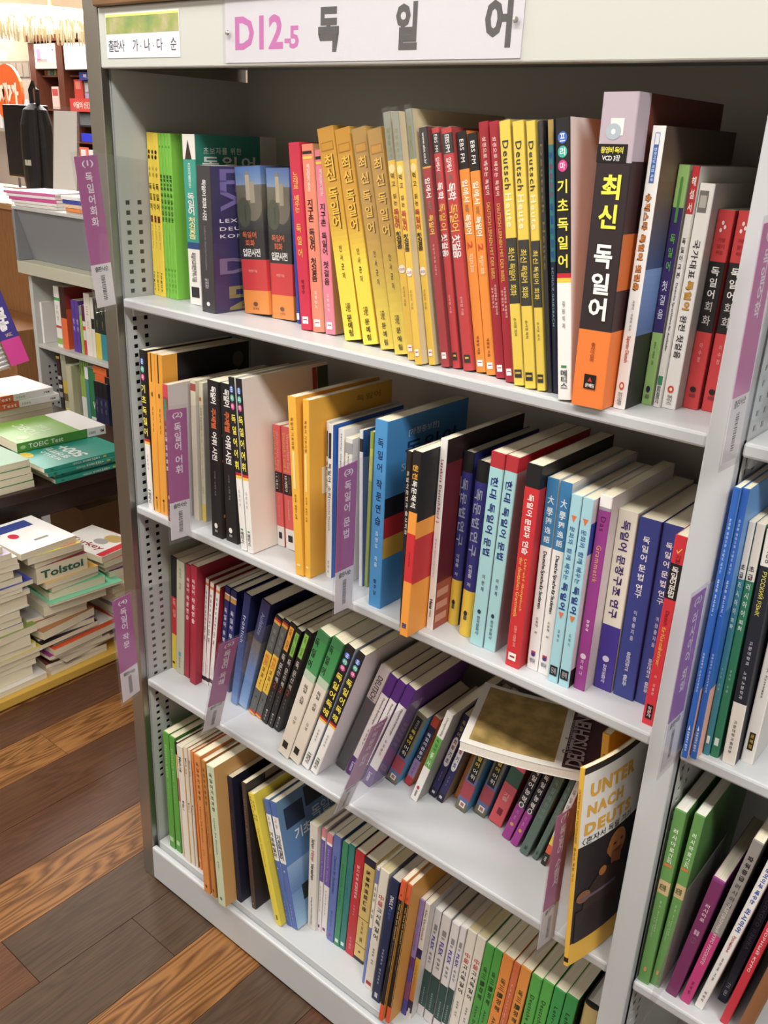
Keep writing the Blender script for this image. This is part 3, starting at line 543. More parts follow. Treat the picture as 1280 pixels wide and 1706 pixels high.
ser(K(24, 25, p='a'), 'bright red books with black tabs and yellow handwritten letters', 'c8222c', [(.02, .10, '1e1a1c')], [('EBS FM', .025, .095, .3, .7, 'e8e4e0', 'r', .01), ('입에서', .115, .17, .25, .75, 'f2ecea', 'r', .015), ('톡', .18, .21, .3, .7, '8a6a60', 'h'), ('독학', .215, .285, .1, .9, 'f6f2f0', 'r', .02), ('독일어', .30, .41, .08, .92, 'f2c22c', 'r', .005), ('첫걸음', .425, .52, .1, .9, 'f6f2f0', 'r', .02), ('신형욱 지음', .68, .76, .35, .62, 'e8b0a8', 'r'), ('#', .93, .965, .2, .8, '1b1718', 'h'), ('#', .94, .948, .32, .68, 'e0b020', 'h')], wrap=1, front='b03a3a')
ser(K(26, 27, p='a'), 'orange books with black tops and a red figure two', 'ee8a1c', [(0, .148, '1b191b')], [('EBS FM', .03, .12, .3, .7, 'e8e4e0', 'r', .01), ('입에서', .19, .28, .2, .8, 'f6ecd8', 'r', .02), ('톡', .29, .325, .3, .7, 'b07838', 'h'), ('독일어', .33, .41, .2, .8, 'f6ecd8', 'r', .025), ('2', .44, .47, .25, .75, 'd0401c', 'r', .02), ('독일어 회화', .49, .57, .3, .7, 'f4d8a8', 'r'), ('박찬일 지음', .84, .92, .35, .62, '6a3c0c', 'r')] + LOGO(.945, .028), front='d07a24')
ser(K(28, 29, p='a'), 'tall dark red books with one long line of gold capitals', 'a51c2e', (), [('성경으로 배우는 독일어', .055, .27, .3, .7, 'f0d8d0', 'r', .01), ('DEUTSCH LERNEN MIT DER BIBEL', .30, .60, .32, .68, 'e0a838', 'r', .01), ('목원대학교 독일어과', .62, .74, .5, .75, 'e8c8c0', 'r'), ('교수 정갑영 저', .63, .71, .2, .42, 'e8c8c0', 'r')] + LOGO(.945, .028), front='8c1a2a')
HEUTE = ([(.425, .675, '1c1a18')], [('Deutsch', .07, .245, .22, .78, '2c2610', 'r', .02), ('Heute', .26, .385, .2, .8, 'f7efb8', 'r', .025), ('최신', .46, .51, .2, .8, 'ecd02a', 'r', .01), ('독일어', .52, .585, .2, .8, 'ecd02a', 'r', .01), ('회화', .60, .645, .2, .8, 'ecd02a', 'r', .01), ('류종영 편저', .73, .80, .35, .62, '6a5c10', 'r'), ('#', .935, .968, .15, .85, '1c1a18', 'h'), ('#', .945, .953, .25, .75, 'd8b020', 'h')])
ser(K(30, 31, 32, p='a'), 'yellow books with black middle bands and large German words', 'efcf1e', *HEUTE, front='c9ae2a', wrap=1)
bk('a33', 'black book with dim gold letters beside the yellow and black books', '16161c', (), [('Deutsch Heute', .08, .53, .25, .75, '7a6628', 'r', .02)], wrap=1)
bk('a34', 'teal and navy book with a tan top left of the white and black book', '1a2238', [(0, .085, 'a88a3c'), (.085, .5, '2c7f83')], [('계획', .11, .135, .2, .8, '3348b0', 'h', .02), ('최적중심', .15, .27, .25, .75, 'a03a5a', 'v', .015), ('독일어정해', .29, .49, .2, .8, '2f52b0', 'v', .02), ('SCHULZ·GRIESBACH', .52, .74, .3, .65, '8fb0c4', 'r', .01)])
b_, t_ = prima('기초독일어', .53)
bk('a35', 'white book with black upper half, coloured circles and yellow letters, top shelf', 'eeeeec', b_, t_, front='d9d9da', back='2c6fb0')
bk('a36', 'very thick orange and brown boxed book with a disc picture', 'f07a1a', [(0, .205, 'b9aab8'), (.205, .735, '2b2024')], [('#', .075, .125, .3, .68, 'dfe6e4', 'h'), ('@', .09, .138, .18, .62, 'aab8c4', 'h'), ('@', .106, .122, .34, .46, 'e8eef0', 'h'), ('#', .15, .205, 0, .86, '141214', 'h'), ('동영상 강의', .158, .178, .1, .74, 'e8e020', 'h', .02), ('VCD 3장', .182, .2, .16, .68, 'f0f0f0', 'h', .01), ('최', .24, .315, .24, .78, 'f2ea1e', 'h', .03), ('신', .33, .405, .24, .78, 'f2ea1e', 'h', .03), ('독', .455, .53, .24, .78, 'f6f4f2', 'h', .03), ('일', .545, .615, .24, .78, 'f6f4f2', 'h', .03), ('어', .625, .70, .24, .78, 'f6f4f2', 'h', .03), ('감사이규식', .775, .84, .45, .58, '7a3a10', 'v'), ('#', .885, .935, .35, .72, '17110f', 'h'), ('▲', .893, .91, .46, .6, 'c83020', 'h'), ('문예림', .916, .93, .4, .68, 'f0e8e0', 'h')], d=.20, front='3a1f1e', fbands=[(0, .2, '6b3427'), (.42, .60, 'd06a1c'), (.735, 1, 'f07a1a')], patches=[(0, .12, 0, .2, 'b9aab8')])
bk('a37', 'white book with orange outlined letters and a face photo on its cover', 'f0efee', (), [('#', .022, .185, .3, .68, '3a6cb8', 'h'), ('#', .025, .06, .34, .64, 'e8e8f0', 'h'), ('한국인을 위한 강좌', .07, .18, .38, .6, 'dce6f4', 'r'), ('슈퍼스타 독일어 첫걸음', .22, .555, .24, .72, '3a2410', 'r', .06), ('슈퍼스타 독일어 첫걸음', .222, .553, .27, .69, 'ef8a1e', 'r', .015), ('서루의 · 이영의 편저', .59, .70, .4, .6, '6a6a70', 'r'), ('Superstar Deutsch', .72, .82, .3, .7, 'c86a5a', 'r'), ('@', .895, .925, .3, .72, 'd8481c', 'h'), ('@', .902, .918, .4, .62, 'f0efee', 'h'), ('북커스베르겐', .935, .985, .3, .7, '77777a', 'v')], front='3a2c26', fbands=[(0, .18, '57483c', '6a5644'), (.18, .48, '6a5140', '3a4c78'), (.48, .72, '6f93c8', '5a78b0'), (.72, 1, '1f1d1e')])
bk('a38', 'light green and purple book with white handwritten letters on the top shelf', '97c56c', [(.165, .68, '392a6c')], [('#', .055, .15, .4, .64, '4f9440', 'h'), ('@', .045, .065, .4, .64, '4f9440', 'h'), ('#', .15, .225, .4, .64, '4f9440', 'h'), ('독일어', .27, .42, .3, .75, '5fb04a', 'v', .02), ('첫걸음', .46, .62, .25, .75, 'd8d4e8', 'v'), ('권영수 신동도 지음', .72, .82, .4, .6, '5f7a4c', 'v'), ('@', .915, .945, .3, .7, '2a2a50', 'h'), ('#', .955, .97, .3, .7, '6a7a60', 'h')], front='c9c4b4')
bk('a39', 'narrow white booklet with a red top beside the green and purple book', 'e9e8e2', [(0, .185, 'c8252c')], [('해설서', .04, .175, .2, .8, 'f4ecea', 'v', .02), ('독일어교본', .28, .44, .25, .75, '3a3a3c', 'v'), ('Deutsche Sprachlehre für Ausländer', .46, .75, .3, .7, '55555a', 'r'), ('#', .86, .90, .15, .85, '2f8a5a', 'h'), ('문진출판사', .905, .985, .2, .8, '44444a', 'v')])
bk('a40', 'white book with a drawing of columns and golden letters, top shelf right', 'edece8', (), [('#', .03, .12, .1, .7, '77756f', 'h'), ('#', .05, .10, .18, .62, 'b9b6ae', 'h'), ('국가대표', .235, .40, .25, .72, '2a2a30', 'r', .015), ('독일어', .41, .54, .25, .75, '8a6414', 'r', .05), ('독일어', .412, .538, .28, .72, 'e0a020', 'r', .015), ('완전 첫걸음', .565, .76, .25, .72, '2a2a30', 'r', .015), ('@', .89, .925, .25, .7, 'd8481c', 'h'), ('@', .90, .915, .38, .58, 'edece8', 'h'), ('북커스', .935, .98, .3, .7, '77777a', 'v')], front='b0aca6')
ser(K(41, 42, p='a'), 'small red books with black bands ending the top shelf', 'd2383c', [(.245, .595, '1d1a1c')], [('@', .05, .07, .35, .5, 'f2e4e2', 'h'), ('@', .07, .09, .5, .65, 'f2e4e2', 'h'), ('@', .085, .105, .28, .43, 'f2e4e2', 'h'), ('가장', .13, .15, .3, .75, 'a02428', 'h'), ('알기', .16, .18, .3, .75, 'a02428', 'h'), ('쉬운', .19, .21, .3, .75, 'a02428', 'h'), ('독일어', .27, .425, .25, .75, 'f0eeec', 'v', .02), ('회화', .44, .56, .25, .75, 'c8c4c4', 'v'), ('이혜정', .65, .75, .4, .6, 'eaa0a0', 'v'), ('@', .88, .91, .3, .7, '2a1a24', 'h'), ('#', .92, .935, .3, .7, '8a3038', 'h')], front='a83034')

# ---------------- second shelf
b_, t_ = prima('기초독일어', .54)
bk('b1', 'narrow black and white book with coloured circles at the second shelf left end', 'eeeeec', b_, t_, front='2a2a30')
ser(K(2, 3, p='b'), 'tall orange-yellow books with a thin black stripe', 'f2a61c', (), [('#', 0, .17, .42, .56, '231a12', 'h'), ('@', .23, .26, .38, .6, '4a3a18', 'h'), ('독일어 회화', .32, .48, .42, .58, '7a5510', 'r'), ('#', .90, .915, .4, .6, '3a2a10', 'h'), ('국제어학연구소', .92, .985, .42, .6, '6a4a10', 'r')], front='f2a61c', patches=[(.16, 1, 0, 1, '1d1a1e')], ftexts=[('@', .80, .93, .05, .15, '55524c', 'h')])
bk('b4', 'narrow dark red book left of the second purple sign', '7c2430', [(0, .085, 'd8404a'), (.085, .27, 'a03a44')], [('#', .10, .25, .25, .8, '2f8a68', 'h'), ('기본', .29, .36, .25, .75, 'e0c8b8', 'v'), ('독일어', .37, .52, .2, .8, 'f4ece6', 'v', .02), ('회화', .53, .62, .2, .8, 'f4ece6', 'v', .02), ('@', .80, .83, .3, .7, 'e0a070', 'h'), ('어학출판', .86, .97, .3, .7, 'b88088', 'v')], front='cfcac6', patches=[(.3, .75, .1, .16, 'a8493c'), (.35, .7, .16, .2, '7a3a34')])
bk('b5', 'cream paperback mostly hidden behind the second purple sign', 'd9d4bc', [(.02, .07, 'a8483c')], front='d0cab8')
bk('b6', 'cream book with a yellow bottom between the purple sign and black dictionaries', 'd6d2b6', [(.87, 1, 'e2cb28')], [('#', .10, .125, .2, .6, 'c05030', 'h'), ('프라임 독일어회화', .17, .33, .3, .7, '8a7a50', 'r'), ('정통 독일어 사전', .34, .68, .35, .7, 'c8b890', 'r'), ('윤용호', .74, .79, .35, .65, '9a9270', 'v')], front='b8b6a8')
DIC = [('독일어', .03, .135, .3, .8, 'eceae6', 'r', .025), ('주제별', .165, .29, .3, .75, 'd8642a', 'r', .025), ('어휘 사전', .31, .49, .3, .78, 'eceae6', 'r', .025), ('신형욱 · 노선정 지음', .56, .72, .42, .55, '8a8888', 'r'), ('@', .905, .94, .3, .6, 'f0eeec', 'h'), ('#', .95, .965, .32, .58, '9a9898', 'h')]
ser(K(7, 8, p='b'), 'thick black dictionaries with orange and white lettering', '171517', (), DIC, front='2a241c', patches=[(.02, .1, .17, .19, 'd8642a'), (.02, .08, .32, .335, 'd8642a'), (.02, .1, .48, .495, 'd8642a'), (.02, .14, .84, .86, 'd8642a')])
b_, t_ = prima('독일어어휘', .535)
bk('b9', 'left one of two white books with coloured circles, wedged behind its twin', 'eeeeec', b_, t_, front='d9d9da')
bk('b10', 'white book with coloured circles whose broad pinkish-white cover faces right', 'eeeeec', b_, t_, front='e4dcd8', patches=[(.86, 1, .02, .24, '3c4a34'), (.8, .86, .02, .22, 'a8323c')], ftexts=[('@', .80, .92, .60, .66, '3a55b0', 'h'), ('@', .80, .92, .68, .74, '7d7c84', 'h'), ('@', .80, .92, .76, .82, '8a2f9a', 'h')])
ser(K(11, 12, p='b'), 'small coral books with black bands and white bottoms', 'ea5f62', [(.375, .545, '1b1a1e'), (.83, 1, 'f0efee')], [('Wortschatz Start', .05, .36, .5, .75, 'f0b0a0', 'r'), ('Deutsch 1 und 2', .05, .36, .15, .42, 'e8b83c', 'r', .01), ('스타트 도이치', .39, .53, .52, .75, '9a5a5c', 'r'), ('1·2 어휘집', .39, .52, .18, .45, 'f2f0ee', 'r', .015), ('Start Deutsch', .58, .75, .4, .6, 'f0a8a0', 'r'), ('#', .88, .935, .3, .75, '2a282c', 'h')], d=.12)
ser(K(13, 14, p='b'), 'tall plain yellow paperbacks on the second shelf', 'f4b616', (), [('독일어 기초어휘', .11, .28, .28, .62, '7a4c10', 'r', .012), ('#', .29, .50, .3, .6, 'f8dc8a', 'h'), ('편집부 · 임정택 교재', .53, .67, .35, .6, '6a4a10', 'r'), ('#', .935, .945, .3, .7, 'fbe8b0', 'h')], front='efae18', ftexts=[('#', .14, .30, .38, .53, 'efe4c4', 'h'), ('#', .19, .30, .405, .505, 'efae18', 'h'), ('독일어', .55, .85, .04, .075, 'b8860f', 'h', .02)])
bk('b15', 'thinnest white booklet right of the yellow paperbacks', 'e9e7e0', (), [('#', .06, .22, .3, .8, '3a3a40', 'h'), ('독일어 소리', .25, .42, .25, .85, '2f2f36', 'r', .015), ('Deutsche Laute', .45, .62, .4, .7, '77777a', 'r')])
bk('b16', 'slim white book with a bright blue cover, second shelf', 'ebeae6', (), [('#', .05, .21, .25, .8, '33333a', 'h'), ('독일어 소리', .24, .46, .22, .82, '2f2f36', 'r', .015), ('Deutsche Phonetik', .47, .68, .4, .7, '66666c', 'r'), ('신아사', .88, .97, .3, .7, '77777c', 'v')], front='1f5fb8')
bk('b17', 'slim white book with pink letters next to the blue covered one', 'ebeae6', (), [('Leichter Umgang', .03, .26, .4, .7, '55555a', 'r'), ('독일어 첫말', .28, .50, .25, .75, 'c8607a', 'r', .015), ('지은이 이병찬', .53, .74, .4, .65, '77777a', 'r')])
bk('b18', 'white book with a grey photo top behind the third purple sign', 'e6e4de', [(.03, .10, '9fa0a4')], [('Leichter Einstieg', .1, .35, .35, .65, '55555a', 'r')])
bk('b19', 'slim white and blue book showing just right of the third purple sign', 'dfe2e8', [(.05, .13, '2a2a34')], front='2a5aa0')
bk('b20', 'yellow-green booklet between the third purple sign and the large blue book', '9fae3a', [(.1, .3, 'c8c84a')], front='8fa040')
bk('b21', 'large sky-blue book with black, red and gold bands across its cover', '3f95d6', (), [('독일어', .09, .26, .3, .75, '15295a', 'v', .012), ('작문연습', .30, .54, .3, .75, '15295a', 'v', .012), ('김영도 지음', .575, .77, .38, .62, 'd8e8f4', 'v'), ('탐구당', .84, .93, .38, .62, '15295a', 'v')], front='3a8cd0', fbands=[(.395, .50, '1b1b2a'), (.50, .61, 'c2212c'), (.61, .72, 'd8a72a')], ftexts=[('[개정증보판]', .25, .62, .07, .11, 'cfe0ee', 'h'), ('독일어', .22, .85, .13, .22, '16305e', 'h', .02), ('Schriftlicher', .18, .6, .24, .28, '9cc4e4', 'h')])
bk('b22', 'thin black book wedged left of the orange and red book', '1d1b1e', (), [('독일어문법과 명사변화', .1, .45, .3, .75, 'e0dedc', 'r', .01)])
bk('b23', 'black, red and orange book jutting out over the second shelf edge', 'f29a1e', [(0, .31, '1c1b1d'), (.31, .425, 'f29a1e'), (.425, .69, 'd2202c')], [('원전', .065, .14, .2, .8, 'eea81e', 'r', .02), ('독문해석', .145, .285, .2, .8, 'f0eeec', 'r', .02), ('고창범 편저', .52, .60, .45, .6, '7a1418', 'r'), ('B!', .925, .955, .28, .78, '2a3a7a', 'h', .03)], front='1c1b1d', fbands=[(.36, .45, 'f29a1e'), (.45, .70, 'c8262c'), (.70, 1, 'f29a1e')], ftexts=[('@', .28, .62, .09, .20, 'c8c8cc', 'h'), ('@', .38, .56, .10, .17, '1c1b1d', 'h'), ('Textinterpretation', .4, .7, .74, .9, 'c87818', 'r')])
bk('b24', 'tall white book with a maroon cover printed with a white corner', 'ebe8e6', (), [('Lesekurs Deutsch', .10, .33, .3, .7, '96263a', 'r', .02), ('Band 2', .34, .42, .32, .68, '96263a', 'r'), ('정양수 Hans Alexander', .50, .71, .4, .6, '9a9a9e', 'r'), ('Hans', .83, .885, .25, .75, '1d1d20', 'r', .03), ('WERKE', .89, .93, .35, .6, '6a6a6e', 'r')], front='5a141c', fbands=[(0, .12, '2a1416'), (.12, .74, '641820'), (.74, 1, 'a8503c')], ftexts=[('#', .2, .3, .21, .30, 'e8e0de', 'h'), ('#', .2, .5, .285, .31, 'e8e0de', 'h')] + [('#', .02 + .24 * i, .16 + .24 * i, .78 + .07 * j, .82 + .07 * j, 'd09078', 'h') for i in range(4) for j in range(3)])
ser(K(25, 26, p='b'), 'round-backed navy hardcovers with black tops and yellow feet', '2f2f80', [(0, .105, '15151a'), (.725, 1, 'e9c31c')], [('독문법연구', .14, .52, .2, .8, '8f98b0', 'r', .015), ('이점출 저', .57, .70, .35, .65, 'c0c4d8', 'v'), ('@', .845, .875, .35, .65, '2a2a2c', 'h'), ('#', .875, .9, .38, .62, '55554c', 'h')], hard=True, d=.15)
ser(K(27, 28, p='b'), 'pale blue books with red tops and navy lettering', '9fd4da', [(0, .072, 'b82833')], [('현대', .115, .22, .22, .75, '20307e', 'r', .025), ('독일어', .245, .395, .22, .75, '20307e', 'r', .025), ('문법', .42, .51, .22, .75, '20307e', 'r', .025), ('이완호', .61, .70, .4, .62, '3f5070', 'v'), ('@', .80, .823, .35, .62, '2a3a5a', 'h'), ('한국문화사', .835, .94, .36, .62, '3f5070', 'v')], front='8f9498', fbands=[(0, .072, 'b82833')])
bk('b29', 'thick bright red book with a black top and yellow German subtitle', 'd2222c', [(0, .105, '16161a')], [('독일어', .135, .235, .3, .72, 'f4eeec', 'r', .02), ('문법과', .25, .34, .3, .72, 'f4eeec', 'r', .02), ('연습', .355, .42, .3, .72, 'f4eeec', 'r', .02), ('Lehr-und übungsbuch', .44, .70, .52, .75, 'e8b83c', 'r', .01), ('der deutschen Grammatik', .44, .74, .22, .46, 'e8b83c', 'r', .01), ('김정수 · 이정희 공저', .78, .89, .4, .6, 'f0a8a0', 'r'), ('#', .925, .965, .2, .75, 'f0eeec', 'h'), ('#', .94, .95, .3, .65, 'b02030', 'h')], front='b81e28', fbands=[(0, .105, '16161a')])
ser(K(30, 31, p='b'), 'white books with blue tops bearing Chinese characters', 'eeecec', [(0, .335, '2a7ab2')], [('大學', .08, .18, .25, .8, 'dcecf6', 'v', .012), ('獨逸語', .19, .315, .25, .8, 'dcecf6', 'v', .012), ('Deutsche Sprache für Studenten', .36, .665, .3, .7, '2f2f34', 'r'), ('송동준 저', .71, .80, .38, .62, '6a6a6e', 'v'), ('#', .895, .92, .3, .7, 'b82c4a', 'h'), ('#', .905, .925, .36, .64, '3a3a90', 'h'), ('박이사', .935, .965, .25, .75, '44446a', 'h')], front='d4d2d0')
ser(K(32, 33, p='b'), 'light blue slim books with small orange birds and navy letters', '9ed2e0', (), [('▼', .10, .135, .25, .75, 'e07030', 'h'), ('문화와', .155, .245, .25, .72, '2a5a9a', 'r', .01), ('함께', .265, .325, .25, .72, '2a5a9a', 'r', .01), ('배우는', .345, .43, .25, .72, '2a5a9a', 'r', .01), ('독일어', .445, .59, .2, .8, '233a88', 'r', .03), ('▼', .605, .64, .25, .75, 'e07030', 'h'), ('김재혁', .70, .77, .4, .62, '5a6a80', 'v'), ('#', .905, .96, .12, .88, '17171c', 'h'), ('문제', .915, .95, .25, .75, 'a8a8ac', 'h')], front='ddd0d4', fbands=[(.12, .28, '3a4cae'), (.9, 1, '2a2028')])
bk('b34', 'purple book with a white top and a German title in orange', '98348e', [(0, .055, 'f2f1f0'), (.055, .07, '9a96a0')], [('Das', .10, .17, .3, .72, '5a1a58', 'r', .01), ('Grammatik', .24, .425, .3, .7, 'e0a05a', 'r', .005), ('권영숙', .62, .68, .35, .62, 'f0e4ee', 'v'), ('@', .80, .83, .25, .75, 'd8c4d8', 'h'), ('民書閣', .835, .92, .35, .62, 'e0cce0', 'v')], front='d6d2d0')
bk('b35', 'cream book with a violet foot and purple letters', 'e8e4d4', [(.625, 1, '43309a')], [('독일어', .05, .21, .25, .72, '4a3478', 'r', .03), ('문장구조', .235, .455, .25, .72, '4a3478', 'r', .03), ('연구', .475, .58, .25, .72, '4a3478', 'r', .03), ('@', .80, .835, .3, .66, 'd8d4ee', 'h'), ('한국문화사', .85, .96, .38, .6, 'e4e0f4', 'v')], front='d8d4c6')
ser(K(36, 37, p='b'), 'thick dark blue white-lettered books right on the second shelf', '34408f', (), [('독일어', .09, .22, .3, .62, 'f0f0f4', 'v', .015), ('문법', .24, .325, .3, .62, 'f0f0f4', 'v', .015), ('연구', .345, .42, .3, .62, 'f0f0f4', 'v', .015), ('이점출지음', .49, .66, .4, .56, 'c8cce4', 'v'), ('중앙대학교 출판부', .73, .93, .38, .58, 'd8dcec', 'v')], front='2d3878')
bk('b38', 'slim red book with a black title box, last on the second shelf', 'dc2638', [(.135, .315, '1d1416')], [('✓', .055, .085, .3, .75, 'f2c83c', 'h'), ('기본', .09, .13, .35, .75, '8a1018', 'v'), ('독일어문법', .15, .305, .22, .78, 'f2eeec', 'v', .02), ('Deutsch', .375, .45, .35, .65, 'a01420', 'r'), ('für Kursteilnehmer', .46, .67, .32, .66, 'f0a040', 'r', .01), ('저 김승완', .72, .83, .4, .62, 'f0b0b0', 'v'), ('#', .885, .965, .25, .78, '1b1214', 'h'), ('학문사', .895, .955, .35, .7, 'e8c8c8', 'v')], front='1d1416')

# ---------------- third shelf
bk('c1', 'black, red and yellow book at the third shelf left end', 'e8cc1e', [(0, .345, '1d1b1d'), (.345, .68, 'd21f2c')], [('독일', .36, .52, .3, .75, 'f0b0a8', 'v', .01), ('#', .935, .955, .15, .5, '2a2410', 'h')])
bk('c2', 'greyish beige book beside the black, red and yellow one', 'c3c3ad', (), [('독일어 작문', .06, .24, .35, .65, '8a8c78', 'v'), ('#', .80, .84, .35, .65, '5aa0c0', 'h'), ('한국외대', .85, .95, .35, .6, '77806a', 'v')], front='b4b4a0')
ser(K(3, 4, p='c'), 'crimson books with white lettering on the third shelf', 'ad1d38', (), [('독일어', .11, .23, .25, .75, 'ecc8cc', 'v', .02), ('작문연습', .26, .47, .25, .75, 'f0dcdc', 'v', .02)], front='a31a34')
ser(K(5, 6, 7, p='c'), 'slim white books with crimson covers and black feet', 'eceae8', [(0, .035, 'ece2d0'), (.035, .06, 'e08a3a'), (.925, .965, '1f1d20')], [('독일어로', .11, .27, .3, .72, '4a4a50', 'v', .012), ('일기쓰기', .29, .42, .3, .72, '4a4a50', 'v', .012), ('단어', .44, .58, .3, .72, '33333a', 'v', .012), ('박성훈저', .80, .88, .4, .62, '77777a', 'v')], front='a0182e')
ser(K(8, 9, p='c'), 'navy books with small flag stripes left of the fifth purple sign', '1f2668', [(.06, .075, 'e8e4e0'), (.075, .12, 'd8a050')], [('독일어', .20, .38, .25, .75, 'dfe2f0', 'v', .012), ('무역통신', .42, .66, .25, .75, 'dfe2f0', 'v', .012)], front='1f2a6c')
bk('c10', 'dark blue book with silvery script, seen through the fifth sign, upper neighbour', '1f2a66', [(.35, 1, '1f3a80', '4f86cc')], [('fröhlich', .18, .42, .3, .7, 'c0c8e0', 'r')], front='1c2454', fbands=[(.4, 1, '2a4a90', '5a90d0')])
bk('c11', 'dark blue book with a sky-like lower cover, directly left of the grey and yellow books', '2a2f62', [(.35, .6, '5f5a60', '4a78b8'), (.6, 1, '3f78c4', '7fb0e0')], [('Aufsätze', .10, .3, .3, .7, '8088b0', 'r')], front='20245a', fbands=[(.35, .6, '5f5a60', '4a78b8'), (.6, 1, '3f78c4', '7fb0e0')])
ser(K(12, 13, p='c'), 'leaning grey and yellow books with flag-coloured ends', '5b5e5c', [(0, .02, '1b1b1c'), (.02, .04, 'c8242c'), (.04, .065, 'e8a81c'), (.345, .735, 'f0c01c'), (.96, .98, 'c8242c'), (.98, 1, 'e8a81c')], [('독일어', .12, .30, .3, .75, '8a8d8a', 'v'), ('독일어', .37, .49, .2, .8, 'e07a1c', 'v', .02), ('작문 연습', .50, .60, .3, .7, '5a4408', 'v'), ('장은수', .63, .71, .4, .62, '8a6c10', 'v'), ('@', .80, .82, .35, .65, '3a3a3a', 'h'), ('외대출판', .85, .93, .4, .62, '8a8d8a', 'v')])
def nove(c): return [('#', .03, .255, .18, .82, c, 'h'), ('독일', .05, .23, .32, .68, '5a6a20' if c != 'eda024' else '7a4c10', 'v'), ('독문', .29, .44, .25, .78, 'cfcac4', 'v', .012), ('산책', .45, .57, .25, .78, 'cfcac4', 'v', .012), ('2', .58, .63, .3, .7, 'b03020', 'h'), ('박광자', .67, .77, .42, .6, '8a8684', 'v'), ('@', .86, .875, .35, .62, 'd8d4d0', 'h'), ('충남대', .88, .97, .38, .62, 'c0bcb8', 'v')]
bk('c14', 'leaning black book with an orange label on the third shelf', '191718', (), nove('eda024'))
bk('c15', 'first leaning black book with a green label, beside the orange-labelled one', '191718', (), nove('7cc23c'))
bk('c16', 'second leaning black book with a green label, beside the cream books', '191718', (), nove('86cc44'))
ser(K(17, 18, p='c'), 'leaning cream books with green brush paint at the top', 'e3dacb', [(0, .06, '2f7a44'), (.06, .30, '2a8a44', '3f9a58'), (.30, .36, 'b8cfb4')], [('독일어', .06, .28, .06, .4, '1d2a20', 'v', .02), ('독일 소설', .40, .55, .35, .7, '55554c', 'v'), ('김영', .66, .72, .4, .62, '8a857a', 'v'), ('#', .885, .94, .2, .65, '241f1c', 'h')], front='2c7d44', fbands=[(.35, 1, 'd9d2c4')], page='cream')
b_, t_ = prima('독일어독해', .56)
ser(K(19, 20, p='c'), 'leaning white and black books with coloured circles, third shelf', 'eeeeec', b_, t_, front='ded9dc', back='3a7aa0')
bk('c21', 'leaning grey book with a light top and German capitals', '54555a', [(0, .30, 'cdc2c2')], [('DEUTSCH', .08, .29, .25, .75, '2f2a2c', 'r', .015), ('독일', .33, .42, .3, .7, '7a5a5a', 'h')], front='d4c8ca')
ser(K(22, 23, 24, p='c'), 'leaning white books with purple ends near the sixth purple sign', 'e8e4e4', [(0, .175, '53207e'), (.82, 1, '5b2a86')], [('Deutsche Erzählungen', .20, .46, .45, .75, '77737a', 'r'), ('Deutsche Erzählungen', .2, .46, .45, .7, '8a868c', 'r'), ('독일명작', .52, .68, .4, .62, '8a868c', 'v'), ('Lesen', .87, .96, .3, .7, 'e8e0f0', 'r', .01)], front='6a3a92')
KHA = ([(0, 1, '6d6a52'), (.56, .64, '5a6aa0'), (.64, .84, 'a83c4c'), (.84, .90, '5a6aa0')], [('#', .04, .62, .18, .78, '19191b', 'h'), ('유럽어권', .08, .20, .4, .6, 'b0b0a8', 'v'), ('독일어', .22, .42, .3, .68, 'e4c82c', 'v', .02), ('어휘', .45, .58, .3, .68, 'dcd8d0', 'v', .01), ('#', .885, .955, .3, .78, 'e4e0da', 'h'), ('#', .90, .94, .4, .68, 'b06a70', 'h')])
bk('c25', 'small leaning khaki and blue book with a black label, in front of the sixth sign', '3f82b0', *KHA, front='4590c0', d=.11)
bk('c26', 'small leaning navy and violet book with red ends', '231f4a', [(0, .12, 'c8452c'), (.62, .88, '9a7ab0'), (.88, 1, 'c22a3c')], [('독일어', .22, .40, .25, .78, 'd8d8ec', 'v', .03), ('관용어', .42, .60, .25, .78, 'd8d8ec', 'v', .03), ('기초편', .66, .84, .35, .65, '6a4a88', 'v')], front='c8702c', d=.11)
bk('c27', 'slim white book with a green stripe leaning on the third shelf', 'eeece8', [(.27, .61, '63b04a')], [('Unregelmäßig', .05, .25, .35, .7, '6a8a6a', 'r', .01), ('독일어', .29, .42, .3, .72, '2d6a2a', 'v', .01), ('동사', .44, .59, .28, .74, 'e8f4e0', 'v', .02), ('@', .83, .87, .3, .7, 'c83040', 'h'), ('#', .88, .95, .38, .62, '8a8888', 'h')], front='9a9a94', d=.13)
ser(K(28, 29, p='c'), 'small leaning navy books with white speech bubbles', '262060', [(.90, 1, '17173a')], [('독일어', .05, .24, .3, .72, 'c0b050', 'v', .02), ('@', .25, .36, .15, .85, 'f0eef0', 'h'), ('#', .30, .55, .15, .85, 'f0eef0', 'h'), ('@', .50, .61, .15, .85, 'f0eef0', 'h'), ('회화', .28, .40, .28, .72, 'a83040', 'v', .03), ('기초', .43, .56, .28, .72, '2a5aa8', 'v', .03), ('조영수', .68, .80, .42, .6, '8a88b8', 'v'), ('#', .93, .96, .3, .7, 'd0ccd8', 'h')], front='8a7050', d=.11)
bk('c30', 'thin orange book half hidden left of the twin khaki books', 'd27a2a', (), d=.1)
ser(K(31, 32, p='c'), 'small khaki and blue books with black labels under the open book', '3f82b0', *KHA, front='4590c0', d=.11)
bk('c33', 'coral book with a green band under the open book', 'e2535f', [(.30, .50, '2e5a48'), (.5, .6, 'd8505c')], [('독일어', .04, .26, .3, .7, 'f0a8a8', 'v', .01), ('기출', .60, .70, .3, .7, 'f4b8b8', 'v'), ('#', .80, .88, .35, .7, '8a1c28', 'h')], d=.12, front='c04050')
